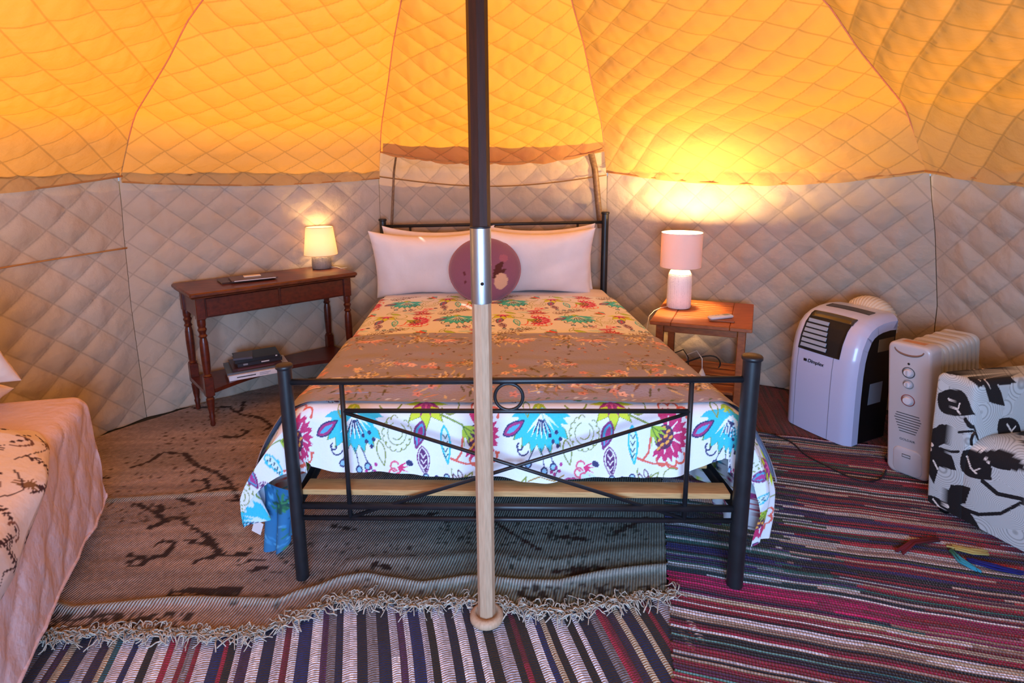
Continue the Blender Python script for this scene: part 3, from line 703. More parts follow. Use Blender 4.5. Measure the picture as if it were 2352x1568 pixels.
book('thick white book with a black spine bar, bottom of the pile under the console', bpos(0, 0, bz), .33, .24, .030, 32, '#dfe1ea', ((-.38, -.08, .42, .6, '#10122a'), (.40, .46, .25, .65, '#3c4450'), (-.02, .16, .6, .7, '#8088a0'), (-.02, .12, .3, .4, '#8088a0')), g1, pages='#d8d4d8')
book('thin slate blue book second from the bottom of the shelf pile', bpos(-.02, .01, bz+.0303), .30, .22, .011, 32, '#56606c')
book('dark maroon spined book in the middle of the shelf pile', bpos(-.01, .012, bz+.0416), .26, .20, .016, 33, '#3c1418', ((-.4, .35, .3, .6, '#6a3038'),))
book('dark grey book with silver lettering marks above the maroon one on the shelf', bpos(.01, .012, bz+.0579), .24, .17, .020, 33, '#24242e', ((.02, .2, .4, .7, '#d8d8e0'), (-.38, -.28, .3, .8, '#8a8a90')))
book('black book with a white dot on its spine lying highest on the shelf pile', bpos(.0, .01, bz+.0782), .24, .16, .022, 31, '#14141c', ((.40, .44, .5, .8, '#e6e6ee'),))
book('small grey paperback on the left end at the very top of the shelf pile', bpos(-.075, -.005, bz+.1005), .10, .12, .013, 24, '#4c4650')
# items on the table top
tz = CH+.0005
def tpos(x, y, z): q = CF(np.array([[x, y, 0]]))[0]; return (q[0], q[1], z)
book('flat dark brown book on the console top under the magazine', tpos(.30, .19, tz), .25, .15, .010, 38, '#3a1c10', pages='#b09a80')
book('thin magazine with pale page edges on the console top', tpos(.345, .16, tz+.0105), .24, .16, .007, 33, '#5a3a28', ((-.45, .45, .2, .8, '#d8d2d0'),), name='magazine', pages='#e0dad6')
nt_ = thing('notepad', 'small white notepad lying on the console table magazine', 'notepad', tpos(.345, .175, tz+.0178))
obj('pad', xf(box(-.045, .045, -.02, .02, 0, .006, .001), frame(tpos(.345, .175, tz+.0178), (.85, .53, 0), (-.53, .85, 0))), mat('white paper', '#e8dccb', .7), nt_, smooth=False)

# ================================================================= LAMPS
M_cer1 = mat('grey textured ceramic', '#8b8580', .5)
def dots(mt, scale, strength, tint):
    nt = mt.node_tree; b = nt.nodes['Principled BSDF']; v = nt.nodes.new('ShaderNodeTexVoronoi'); v.inputs['Scale'].default_value = scale; v.inputs['Randomness'].default_value = .25
    tc = nt.nodes.new('ShaderNodeTexCoord'); nt.links.new(tc.outputs['Object'], v.inputs['Vector'])
    bp = nt.nodes.new('ShaderNodeBump'); bp.inputs['Strength'].default_value = strength; bp.inputs['Distance'].default_value = .004; nt.links.new(v.outputs['Distance'], bp.inputs['Height']); nt.links.new(bp.outputs[0], b.inputs['Normal'])
    mx = nt.nodes.new('ShaderNodeMix'); mx.data_type = 'RGBA'; mr = nt.nodes.new('ShaderNodeMapRange'); mr.inputs[1].default_value = .0; mr.inputs[2].default_value = .35
    nt.links.new(v.outputs['Distance'], mr.inputs[0]); nt.links.new(mr.outputs[0], mx.inputs[0]); mx.inputs[6].default_value = (*lin(tint), 1); mx.inputs[7].default_value = b.inputs['Base Color'].default_value
    nt.links.new(mx.outputs[2], b.inputs['Base Color']); return mt
dots(M_cer1, 130, .8, '#4c4846')
M_cer2 = dots(mat('white dimpled ceramic', '#f0eef6', .45), 110, .6, '#c4c0cc')
M_bulb = mat('lit bulb', '#ffd9a0', .5, emit=('#ffc070', 30))
def lamp(label, c, base, rs, z0, z1, mb, shade, cord, power, bulbz, bulboff=(0, 0)):
    t = thing('table_lamp', label, 'lamp', c)
    obj('base', lathe(base, c, 40), mb, t)
    rb, rt = rs
    prof = [(rb, z0), (rt, z1), (rt-.002, z1), (rb-.002, z0), (rb, z0)]
    sh = obj('shade', lathe(prof, c, 48), shade, t, smooth='auto')
    for r, z in ((rt, z1), (rb, z0)): obj('rim', tube([(c[0]+r*math.cos(a), c[1]+r*math.sin(a), c[2]+z) for a in np.linspace(0, 2*math.pi, 48, endpoint=False)], .0014, 6, True), mat('shade trim', '#b8a27e', .7), sh)
    obj('socket', lathe([(.0, base[-1][1]-.005), (.014, base[-1][1]-.005), (.014, bulbz-.03), (.0, bulbz-.03)], c, 16), mat('white socket', '#d8d4cc', .5), t)
    lb = (c[0]+bulboff[0], c[1]+bulboff[1], c[2]+bulbz)
    obj('bulb', lathe([(0, -.022), (.005, -.02), (.007, -.01), (.012, .0), (.009, .009), (0, .012)], lb, 16), M_bulb, t)
    light('lamp_light', 'POINT', lb, power, (1, .60, .22), .032)
    obj('cable', tube(cord, .0022, 6), mat('white cable', '#dcd8d4', .5), t)
    return t
shL = mat('cream lit lamp shade', '#f4ece6', .8, translucent=('#fff0de', .42), bump=(300, .15, .001))
lc = (-1.214, 3.58, CH+.001)
lamp('small lit table lamp with cream tapered shade on the console table', lc, [(0, 0), (.055, 0), (.059, .004), (.060, .03), (.058, .07), (.052, .088), (.03, .094), (.016, .098), (.016, .115)], (.103, .083), .088, .262, M_cer1, shL,
     [(lc[0]+.05, lc[1], lc[2]+.006), (lc[0]+.09, lc[1]+.015, lc[2]+.004), (lc[0]+.115, lc[1]-.01, lc[2]+.003), (lc[0]+.13, lc[1]-.03, lc[2]+.003), (lc[0]+.16, lc[1]+.0, lc[2]+.002)], 3.4, .175)
shR = mat('white opaque drum shade', '#e6dedc', .85, translucent=('#ffc070', .10), bump=(300, .15, .001))
ls = (.997, 3.31, .561)
lamp('tall table lamp with white drum shade and dimpled base on the slatted bedside table', ls, [(0, 0), (.066, 0), (.070, .005), (.071, .06), (.070, .16), (.066, .20), (.056, .222), (.036, .232), (.028, .236), (.028, .25)], (.117, .117), .245, .447, M_cer2, shR,
     [(ls[0]-.06, ls[1]-.01, ls[2]+.008), (ls[0]-.12, ls[1]-.04, ls[2]+.004), (ls[0]-.17, ls[1]-.10, ls[2]+.003), (ls[0]-.215, ls[1]-.17, ls[2]-.01), (ls[0]-.235, ls[1]-.2, ls[2]-.08)], 62.0, .412)

# pendant bulb added as a guessed source, just outside the frame at the left; its glow shows on the wall there
pd = thing('pendant_lamp', 'added warm pendant bulb hanging over the single bed left of the frame', 'lamp', (-2.12, 1.72, 1.02))
obj('bulb', lathe([(0, -.03), (.012, -.026), (.022, -.008), (.020, .008), (.011, .026), (0, .03)], (-2.12, 1.72, 1.02), 16), M_bulb, pd)
obj('socket', lathe([(0, .028), (.013, .028), (.014, .06), (.006, .07), (0, .07)], (-2.12, 1.72, 1.02), 14), mat('black socket', '#161616', .5), pd)
obj('cable', rod((-2.12, 1.72, 1.085), (-2.12, 1.72, 1.62), .003, 6), mat('black pendant cable', '#161616', .6), pd)
light('lamp_light', 'POINT', (-2.12, 1.72, 1.02), 11, (1, .55, .18), .04)

# ================================================================= BEDSIDE TABLE
M_teak = mat('orange teak', '#a35a24', .5, noise=(9, '#6b3413', .6), stretch=(1, 8, 8), bump=(50, .2, .001))
NO = np.array([.752, 3.005, 0]); NF = frame(NO, (.934, -.356, 0), (.397, .917, 0)); NL, ND, NZ, NH = .52, .60, .018, .56
ns = thing('bedside_table', 'orange teak bedside table with slatted top to the right of the bed', 'table', tuple(NF(np.array([[NL/2, ND/2, 0]]))[0]))
def nbox(name, *a, par=ns, mt=M_teak, b=.003, lab=None):
    o = obj(name, xf(box(*a, b), NF), mt, par, smooth=False)
    if lab: o['label'] = lab
    return o
for x0, x1 in ((0, .11), (NL-.11, NL)): nbox('top_board', x0, x1, 0, ND, NH-.022, NH)
nbox('top_board', .111, NL-.111, 0, .14, NH-.022, NH); nbox('top_board', .111, NL-.111, ND-.09, ND, NH-.022, NH)
yy = .148
for i in range(8): nbox('slat', .111, NL-.111, yy, yy+.037, NH-.02, NH-.002); yy += .0455
for x0 in (.03, NL-.07):
    for y0 in (.03, ND-.07): nbox('leg', x0, x0+.04, y0, y0+.04, NZ, NH-.023)
nbox('rail', .071, NL-.071, .035, .055, NH-.065, NH-.023); nbox('rail', .071, NL-.071, ND-.055, ND-.035, NH-.065, NH-.023)
for x0 in (.035, NL-.055): nbox('rail', x0, x0+.02, .071, ND-.071, NH-.065, NH-.023)
for i in range(4): nbox('shelf_slat', .071, NL-.071, .04+i*.13, .15+i*.13, .17, .188)
rm = NF(np.array([[.355, .13, 0]]))[0]
rmt = thing('remote_control', 'white remote control lying on the slatted teak table', 'remote', (rm[0], rm[1], NH+.013))
fr = frame((rm[0], rm[1], NH+.0125), (.97, .24, .02), (-.24, .97, 0))
obj('body', xf(box(-.07, .07, -.022, .022, 0, .018, .006), fr), mat('white plastic', '#dcdadf', .4), rmt)
obj('screen', xf(box(.015, .05, -.014, .014, .0178, .0192, .0005), fr), mat('grey display', '#8e9690', .3), rmt, smooth=False)
for i in range(3): obj('button', lathe([(0, .002), (.005, .0015), (.0055, 0)], (rm[0]-.01-.018*i, rm[1]-.004*i, NH+.030), 10), mat('grey button', '#b0b4bc', .5), rmt)
wb = thing('wooden_block', 'small teak coaster under the white remote control', 'coaster', (rm[0], rm[1]-.01, NH))
obj('block', xf(box(-.065, .065, -.03, .03, 0, .0115, .002), frame((rm[0]+.005, rm[1]-.008, NH+.0006), (.934, -.356, 0), (.356, .934, 0))), M_teak, wb, smooth=False)
# power strip and plugs
ps = NF(np.array([[.20, .16, 0]]))[0]
pw = thing('power_strip', 'white power strip with plugs on the lower shelf of the bedside table', 'power strip', (ps[0], ps[1], .189))
fr = frame((ps[0], ps[1], .189), (.934, -.356, 0), (.356, .934, 0))
obj('strip', xf(box(-.13, .13, -.028, .028, 0, .03, .006), fr), mat('white plastic strip', '#dfe2ec', .4), pw)
for dx, c in ((-.07, '#1a1a1e'), (.0, '#1a1a1e'), (.075, '#e8e8ee')):
    q = fr(np.array([[dx, 0, .03]]))[0]
    pl = obj('plug', lathe([(0, 0), (.02, 0), (.02, .012), (.014, .022), (.005, .045), (0, .045)], q, 14), mat('plug '+c, c, .5), pw)
    obj('cable', tube([q+[0, 0, .04], q+[.0, .01, .10], q+[-.015, .06, .13], q+[-.05, .14, .08], q+[-.02, .19, .01]], .003, 6), mat('cable '+c, c, .5), pl)
q = fr(np.array([[.0, .05, 0]]))[0]
cb = obj('cable', tube([q+[.18*math.cos(a)-.0, .05*math.sin(a), .05+.03*math.sin(a*2.3)+.035] for a in np.linspace(-.4, 4.4, 30)], .0042, 6), mat('black cable', '#141414', .5), at=tuple(q))
tag(cb, 'tangled black cable behind the white power strip', 'cable')

# ================================================================= PORTABLE AIR CONDITIONER
M_acw = mat('glossy white plastic', '#bcc4e6', .28, coat=.4, noise=(3, '#b0b8dc', .3)); M_acb = mat('black plastic', '#08080b', .45)
AO = np.array([1.458, 2.905, .012]); AU, AV = np.array([.432, -.902, 0]), np.array([.902, .432, 0]); AF = frame(AO, AU, AV); AW, AD, AH = .366, .35, .655
ac = thing('air_conditioner', 'white and black portable air conditioner by the right wall', 'air conditioner', tuple(AF(np.array([[AW/2, AD/2, 0]]))[0]))
# front-to-back profile (depth, height)
prof = [(.035, .0), (.028, .12), (.022, .25), (.020, .36), (.024, .44), (.038, .51), (.066, .575), (.105, .615), (.15, .638), (.20, .650), (.27, .656), (.34, .652), (.352, .64)]
pr = np.array(prof); ps_ = np.r_[0, np.cumsum(np.linalg.norm(np.diff(pr, axis=0), axis=1))]
def prof_at(s, off=0.):
    d = np.interp(s, ps_, pr[:, 0]); h = np.interp(s, ps_, pr[:, 1]); e = .004
    d2 = np.interp(s+e, ps_, pr[:, 0])-np.interp(s-e, ps_, pr[:, 0]); h2 = np.interp(s+e, ps_, pr[:, 1])-np.interp(s-e, ps_, pr[:, 1])
    L = np.hypot(d2, h2)+1e-9; return d-h2/L*off, h+d2/L*off
def ac_strip(w0, w1, s0, s1, off, nw=14, nsg=40, edge=0., thick=.004):
    W = np.linspace(w0, w1, nw)[:, None]*np.ones((1, nsg)); S = np.linspace(s0, s1, nsg)[None, :]*np.ones((nw, 1))
    k = np.abs((W/AW-.5)*2)
    e = edge*np.clip((k-.72)/.28, 0, 1)**2.2+.010*k**2
    d, h = prof_at(S, off-e)
    top = np.stack([W, d, h], -1).reshape(-1, 3); d, h = prof_at(S, off-e-thick); bot = np.stack([W, d, h], -1).reshape(-1, 3)
    F1 = gridf(nw, nsg).tolist(); n = nw*nsg; F = F1+[[i+n for i in f[::-1]] for f in F1]
    bd = [i*nsg for i in range(nw)]+[(nw-1)*nsg+j for j in range(1, nsg)]+[i*nsg+nsg-1 for i in range(nw-2, -1, -1)]+[j for j in range(nsg-2, 0, -1)]
    for i in range(len(bd)): a, b = bd[i], bd[(i+1) % len(bd)]; F.append([a, b, b+n, a+n])
    return AF(np.vstack([top, bot])), F
shl = obj('front_shell', ac_strip(0, AW, 0, ps_[-1], 0, 30, 60, .026, .045), M_acw, ac, smooth='auto')
for w0 in (.058, .255): obj('groove', ac_strip(w0, w0+.0025, .0, .44, .0012, 2, 30, 0, .002), mat('panel gap', '#8488a0', .5), shl)
# inner black core with flat sides
cw = [(.095, 0), (.09, .3), (.095, .43), (.12, .51), (.16, .565), (.22, .595), (.33, .60), (.335, 0)]
n = len(cw); V = np.array([(x, d, h) for x in (.006, AW-.006) for d, h in cw]); F = [list(range(n))[::-1], [n+i for i in range(n)]]+[[i, (i+1) % n, n+(i+1) % n, n+i] for i in range(n)]
core = obj('side_panel', (AF(V), F), M_acb, ac, smooth=False); core['label'] = 'black side housing'
obj('sticker', xf(box(AW-.0058, AW-.0045, .20, .32, .47, .535, .0003), AF), mat('beige sticker', '#6e5f48', .6), core, smooth=False)
obj('sticker', xf(box(AW-.0058, AW-.0045, .17, .27, .20, .31, .0003), AF), mat('grey sticker', '#6b6f78', .5), core, smooth=False)
vent = obj('air_outlet', ac_strip(.055, .285, .437, .665, .003, 14, 26, 0, .012), mat('matt black plastic', '#050507', .75), ac); vent['label'] = 'black curved air outlet'
M_lou = mat('pale louvre plastic', '#8ea2b8', .3)
for i in range(6):
    s = .462+i*.026; d, h = prof_at(s, .007)
    obj('louvre', xf(box(.072, .215-.006*i, -.010, .010, -.0025, .0025, .001), frame(AF(np.array([[0, d, h]]))[0], AU, AV*.35+np.array([0, 0, .9]), AV*.9-np.array([0, 0, .35]))), M_lou, vent, smooth=False)
lid = obj('outlet_lid', ac_strip(.062, .29, .62, .665, .0045, 12, 8, 0, .005), mat('dark glossy cover', '#1d1512', .25, coat=.5), ac); lid['label'] = 'dark glossy strip above the outlet'
cp = obj('control_panel', ac_strip(.07, .30, .735, .785, .003, 12, 8, 0, .004), mat('grey control panel', '#3a3430', .35), ac)
def text(body, size, mat_, parent, o, u, v, nrm, name='lettering', ext=.0004, shear=0., bold=False):
    cu = bpy.data.curves.new(name, 'FONT'); cu.body = body; cu.size = size; cu.extrude = ext; cu.align_x = 'CENTER'; cu.align_y = 'CENTER'; cu.shear = shear; cu.offset = size*.02 if bold else 0
    t = bpy.data.objects.new('tmp', cu); COL.objects.link(t); bpy.context.view_layer.update()
    me = bpy.data.meshes.new_from_object(t.evaluated_get(bpy.context.evaluated_depsgraph_get())); bpy.data.objects.remove(t)
    me.materials.clear(); me.materials.append(mat_); ob = bpy.data.objects.new(name, me); COL.objects.link(ob); me.name = name
    u, v, nrm = [Vector(x).normalized() for x in (u, v, nrm)]
    co = np.empty(len(me.vertices)*3); me.vertices.foreach_get('co', co); co = co.reshape(-1, 3)@np.array([u, v, nrm])+np.array(o)-origin(parent)
    me.vertices.foreach_set('co', co.ravel()); me.update(); ob.parent = parent; return ob
M_ink = mat('dark print', '#15151d', .5)
d, h = prof_at(.385, .0005); q = AF(np.array([[.165, d-.0005, h]]))[0]
text('Dimplex', .026, M_ink, ac, q, AU, (0, 0, 1), -AV, shear=.25, bold=True)
q2 = AF(np.array([[.108, d-.001, h]]))[0]
obj('logo_mark', xf(box(-.009, .009, -.0008, .0, -.007, .007, .0002), frame(q2, AU, AV)), M_ink, ac, smooth=False)
# ribbed exhaust hose behind
hp = AF(np.array([[AW*.62, AD+.02, .50], [AW*.62, AD+.05, .56], [AW*.60, AD+.06, .60]]))
c0 = AF(np.array([[AW*.5, AD-.03, .56]]))[0]
path = []; rad = []
for i in range(60):
    t = i/59; a = -.2+t*2.6
    path.append(c0+np.array([AU[0]*.085*math.cos(a), AU[1]*.085*math.cos(a), .075*math.sin(a)])+np.array([AV[0], AV[1], 0])*(.06+.015*t)); rad.append(.062+.0035*math.sin(i*2.1))
obj('exhaust_hose', tube(path, rad, 20), mat('white ribbed hose', '#cfc3ae', .6), ac)

# ================================================================= OIL HEATER
M_ht = mat('ivory enamel', '#bcb6ba', .35, coat=.15, noise=(4, '#aca59c', .3)); M_ht2 = mat('ivory steel fins', '#b4afa6', .4)
HO = np.array([1.73, 2.405, .012]); HU, HV = np.array([.584, -.812, 0]), np.array([.86, .51, 0]); HUP = np.array([-.10, .013, 1.0]); HF = frame(HO, HU, HV, HUP)
HW, HD, HH = .165, .46, .615
ht = thing('oil_heater', 'ivory oil filled column heater with dials between air conditioner and armchair', 'heater', tuple(HF(np.array([[HW/2, HD/2, 0]]))[0]))
def slab(w0, w1, z0, z1, d0, d1, r, bulge=0., n=10):
    """rounded rectangle in (w,z), extruded along depth with soft front"""
    pts = []
    for cx, cz, a0 in ((w1-r, z1-r, 0), (w0+r, z1-r, 90), (w0+r, z0+r, 180), (w1-r, z0+r, 270)):
        for k in range(n+1): a = R_(a0+90*k/n); pts.append((cx+r*math.cos(a), cz+r*math.sin(a)))
    pts = np.array(pts); m_ = len(pts); c = pts.mean(0); V = []; L = [(d0, .86), (d0+.002, .92), (d0+.006, .97), (d0+.014, 1.), (d1, 1.)]
    for d, s in L:
        q = c+(pts-c)*np.array([1-(1-s)*1.0, 1-(1-s)*.35]); V += [(x, d, z) for x, z in q]
    F = [[k*m_+i, k*m_+(i+1) % m_, (k+1)*m_+(i+1) % m_, (k+1)*m_+i] for k in range(4) for i in range(m_)]
    F += [list(range(m_))[::-1], [4*m_+i for i in range(m_)]]; return np.array(V), F
panel = obj('control_panel', xf(slab(0, HW, .0, HH, -.012, .075, .028), HF), M_ht, ht, smooth='auto')
for i in range(9):
    d = .095+i*.043
    obj('fin', xf(slab(.004, HW-.004, .075, HH-.012-.004*(i % 2), d, d+.013, .035, n=6), HF), M_ht2, ht, smooth='auto')
obj('core_tube', xf(tube([(HW/2, .06, .50), (HW/2, HD-.02, .50)], .03, 14), HF), M_ht2, ht); obj('core_tube', xf(tube([(HW/2, .06, .14), (HW/2, HD-.02, .14)], .03, 14), HF), M_ht2, ht)
for d in (.06, HD-.06):
    ax = obj('foot_bracket', xf(box(-.03, HW+.03, d-.012, d+.012, .03, .045, .002), HF), M_iron, ht, smooth=False)
    for w in (-.025, HW+.025): obj('wheel', HF_ if False else xf(lathe([(0, -.009), (.018, -.009), (.022, -.005), (.022, .005), (.018, .009), (0, .009)], (w, d, .022), 18, (1, 0, 0)), HF), M_acb, ax)
def hf(w, z, off=.0): return HF(np.array([[w, -.012-off, z]]))[0]
def ring_on(w, z, r, t, mt, name, par=panel): return obj(name, xf(tube([(w+r*math.cos(a), -.0135, z+r*math.sin(a)) for a in np.linspace(0, 2*math.pi, 28, endpoint=False)], t, 6, True), HF), mt, par)
M_dk = mat('dark grey print', '#3a3c40', .5)
for z, r, mtc in ((.487, .023, M_dk), (.434, .019, mat('grey ring', '#7a7c80', .5)), (.360, .025, mat('red ring', '#8c3a34', .5))):
    kn = obj('knob', xf(lathe([(0, .016), (r*.6, .015), (r*.72, .010), (r*.75, 0)], (HW*.5, -.0125, z), 24, (0, -1, 0)), HF), mat('knob ivory', '#cfcad0', .35), panel, smooth='auto')
    ring_on(HW*.5, z, r, .0018, mtc, 'dial_ring'); 
    obj('grip', xf(box(HW*.5-.0025, HW*.5+.0025, -.032, -.027, z-r*.5, z+r*.5, .001), HF), M_ht, kn, smooth=False) if z > .4 else None
obj('indicator_light', xf(lathe([(0, .002), (.005, .001), (.005, 0)], (HW*.5, -.0125, .527), 12, (0, -1, 0)), HF), M_acb, panel)
for i in range(8):
    w = .052-abs(i-2)*.004; obj('grille_slot', xf(box(HW*.5-w, HW*.5+w, -.0135, -.0122, .292-i*.012, .2955-i*.012, .0003), HF), M_dk, panel, smooth=False)
obj('handle_recess', xf(tube([(HW*.5+.055*math.cos(a), -.0125, .592+.028*math.sin(a)) for a in np.linspace(math.pi*1.02, math.pi*1.98, 20)], [.002+.003*math.sin(k/19*math.pi) for k in range(20)], 6), HF), mat('brown shadowed grip', '#7a5a4c', .6), panel)  # raised brown strip, its colour stands in for the recess shade
text('GOLDAIR', .014, M_dk, panel, hf(HW*.5, .172, .0006), HU, HUP, -HV)
hp_ = obj('cord_door', xf(slab(.025, HW-.02, .008, .135, -.0165, -.008, .03), HF), M_ht, panel)
obj('latch', xf(tube([(HW*.5-.016, -.019, .092), (HW*.5+.016, -.019, .092), (HW*.5+.016, -.019, .104), (HW*.5-.016, -.019, .104)], .0014, 6, True), HF), M_dk, hp_)
obj('top_label', xf(box(.04, HW-.04, .02, .06, HH-.0005, HH+.0006, .0002), HF), mat('tan label', '#b98a62', .6), panel, smooth=False)
# heater cord across the rug
def zf(x, y): return .020
cp_ = [(1.70, 2.37), (1.64, 2.30), (1.56, 2.27), (1.50, 2.31), (1.45, 2.42), (1.40, 2.52), (1.41, 2.64), (1.36, 2.73), (1.24, 2.78), (1.12, 2.82), (1.05, 2.95)]
cp_ = np.array(cp_); tt_ = np.linspace(0, len(cp_)-1, 60); cx = np.interp(tt_, range(len(cp_)), cp_[:, 0]); cy_ = np.interp(tt_, range(len(cp_)), cp_[:, 1])
for _ in range(6): cx[1:-1] = (cx[:-2]+2*cx[1:-1]+cx[2:])/4; cy_[1:-1] = (cy_[:-2]+2*cy_[1:-1]+cy_[2:])/4
o = obj('extension_cord', tube(np.stack([cx, cy_, np.full(60, .0195)], 1), .0038, 6), mat('black flex', '#17131a', .5), at=(1.4, 2.5, .016)); tag(o, 'black power cord snaking over the striped rug from the heater', 'cord')

# ================================================================= ARMCHAIR
CHO = np.array([1.672, 2.09, .014]); CU = np.array([.35, -.937, 0]); CW = np.array([.985, .17, 0])
ch = thing('armchair', 'black and white leaf patterned upholstered chair at the right edge', 'armchair', (1.95, 1.9, .014))
M_ch = mat('leaf print upholstery', '#fff', .85, attr=True, bump=(160, .4, .002))
nt = M_ch.node_tree; b = nt.nodes['Principled BSDF']; tc = nt.nodes.new('ShaderNodeTexCoord')
vo = nt.nodes.new('ShaderNodeTexVoronoi'); vo.inputs['Scale'].default_value = 7; nt.links.new(tc.outputs['UV'], vo.inputs['Vector'])
mth = nt.nodes.new('ShaderNodeMath'); mth.operation = 'MULTIPLY'; mth.inputs[1].default_value = 170; nt.links.new(vo.outputs['Distance'], mth.inputs[0])
sn = nt.nodes.new('ShaderNodeMath'); sn.operation = 'SINE'; nt.links.new(mth.outputs[0], sn.inputs[0])
mr = nt.nodes.new('ShaderNodeMapRange'); nt.links.new(sn.outputs[0], mr.inputs[0]); mr.inputs[1].default_value = -1; mr.inputs[2].default_value = -.2; mr.inputs[3].default_value = .45; mr.inputs[4].default_value = 1
mx = nt.nodes.new('ShaderNodeMix'); mx.data_type = 'RGBA'; mx.blend_type = 'MULTIPLY'; mx.inputs[0].default_value = .75
nt.links.new(b.inputs['Base Color'].links[0].from_socket, mx.inputs[6]); nt.links.new(mr.outputs[0], mx.inputs[7]); nt.links.new(mx.outputs[2], b.inputs['Base Color'])
BK, WH = '#0b0b12', '#e6e2dc'
def chair_print(U, V):
    """units: photograph-like units, x right, y down"""
    C = np.tile(np.array(lin('#b9c4c8')), (U.size, 1)); p = Paint(U, V, C)
    for x0, y0, x1, y1, w in ((2222, 842, 2150, 856, 20), (2225, 845, 2235, 905, 18), (2232, 842, 2300, 905, 19), (2235, 838, 2322, 858, 11),
        (2156, 906, 2236, 968, 27), (2290, 932, 2350, 992, 24), (2152, 1000, 2196, 1000, 22), (2148, 1000, 2165, 1116, 20), (2152, 1030, 2214, 1088, 19),
        (2225, 1045, 2290, 1115, 30), (2262, 1052, 2352, 1100, 17), (2330, 1018, 2400, 1060, 20), (2196, 1156, 2250, 1130, 24), (2143, 1142, 2215, 1230, 24), (2190, 1160, 2282, 1236, 20), (2160, 1215, 2260, 1240, 20)):
        p.leaf(x0, y0, x1, y1, w, BK)
    p.fill([(2150, 985), (2185, 980), (2200, 996), (2190, 1022), (2160, 1030), (2148, 1010)], BK)
    p.fill([(2204, 1120), (2250, 1130), (2240, 1165), (2198, 1165)], BK)
    p.stroke([(2222, 975), (2232, 992), (2250, 1005)], 7, BK); p.stroke([(2212, 1002), (2262, 1005)], 5, BK)
    p.stroke([(2180, 1042), (2215, 1046)], 6, BK); p.stroke([(2272, 1115), (2305, 1145), (2360, 1160)], 8, BK); p.stroke([(2212, 1168), (2270, 1190), (2315, 1188), (2360, 1160)], 8, BK)
    for q in (((2180, 922), (2195, 942), (2210, 962)), ((2196, 945), (2192, 932)), ((2204, 950), (2206, 938)), ((2310, 945), (2322, 962), (2330, 980)), ((2322, 962), (2330, 952)), ((2233, 1058), (2245, 1085), (2258, 1098)), ((2252, 1092), (2264, 1088)),
              ((2164, 1152), (2188, 1182)), ((2215, 1195), (2245, 1222)), ((2160, 1060), (2172, 1082)), ((2268, 1062), (2280, 1078)), ((2228, 852), (2240, 870)), ((2248, 850), (2262, 865))): p.stroke(q, 3.4, WH)
    for x, y in ((2216, 842), (2230, 845), (2240, 841), (2152, 1022), (2148, 1032), (2240, 1038), (2250, 1042), (2260, 1046), (2198, 1170)): p.ell(x, y, 7, 4, 40, WH)
    return C
def chair_block(name, f0, f1, w0, w1, z0, z1, rnd, lean=0., part_lab=None, ztop_arc=0., nf=110, nz=210):
    """side sheet (facing left), front/top sheets"""
    obs = []
    # one closed rounded solid: superellipse section in (f,w), rings in z
    _a = np.linspace(0, 2*math.pi, 6000); _x = np.sign(np.cos(_a))*np.abs(np.cos(_a))**.16*(f1-f0)/2; _y = np.sign(np.sin(_a))*np.abs(np.sin(_a))**.16*(w1-w0)/2
    _s = np.r_[0, np.cumsum(np.hypot(np.diff(_x), np.diff(_y)))]; A = np.interp(np.linspace(0, _s[-1], 640, endpoint=False), _s, _a); cf, cw_ = (f0+f1)/2, (w0+w1)/2
    Z = np.r_[np.linspace(z0, z1-rnd, nz), z1-rnd+rnd*np.sin(np.linspace(.1, math.pi/2, 12))]
    e = np.r_[np.zeros(nz), rnd*(1-np.cos(np.linspace(.1, math.pi/2, 12)))]
    V = []; UVs = []
    pw_ = .16
    Sx = np.sign(np.cos(A))*np.abs(np.cos(A))**pw_; Sy = np.sign(np.sin(A))*np.abs(np.sin(A))**pw_
    # arc length around for finer sampling on the left side
    for z, ee in zip(Z, e):
        f = cf+Sx*((f1-f0)/2-ee); w = cw_+Sy*((w1-w0)/2-ee); b_ = .008*math.sin(math.pi*(z-z0)/(z1-z0))
        w = w+np.where(w < cw_, -b_, b_)
        zz = z+ztop_arc*np.sin(np.clip((f-f0)/(f1-f0), 0, 1)*math.pi)*((z-z0)/(z1-z0))
        pos = CHO+np.outer(f, CU)+np.outer(w, CW); pos[:, 2] += zz; pos[:, 0] += lean*z; V.append(pos)
        UVs.append(np.stack([f, w, zz], 1))
    n = len(A); m_ = len(Z); V = np.vstack(V); Q = np.vstack(UVs)
    F = [[k*n+i, k*n+(i+1) % n, (k+1)*n+(i+1) % n, (k+1)*n+i] for k in range(m_-1) for i in range(n)]
    V = np.vstack([V, V[-n:].mean(0), V[:n].mean(0)]); Q = np.vstack([Q, Q[-n:].mean(0), Q[:n].mean(0)])
    F += [[(m_-1)*n+i, (m_-1)*n+(i+1) % n, m_*n] for i in range(n)]+[[(i+1) % n, i, m_*n+1] for i in range(n)]
    # print coordinates: side uses depth, front of the backrest continues across
    fU = 2143+Q[:, 0]*640+np.clip(Q[:, 1]-w0-.01, 0, None)*520; fV = 1172+Q[:, 0]*640*.53*(1-(np.clip((Q[:, 1]-w0-.006)/.05, 0, 1) if name == 'backrest' else 0))-Q[:, 2]*545
    C = chair_print(fU, fV)
    F3 = F; o = obj(name, (V, F3), M_ch, ch, col=C, uv=np.stack([Q[:, 0]+Q[:, 1], Q[:, 2]], 1)); return o
def chair_block2(name, f0, f1, w0, w1, z0, z1, rnd, lean=0., arc=0.): return chair_block(name, f0, f1, w0, w1, z0, z1, rnd, lean, None, arc)
chair_block2('backrest', 0, .15, 0, .62, .035, .59, .03, -.055)
chair_block2('seat', .105, .64, -.002, .60, .035, .385, .085, -.055, .02)
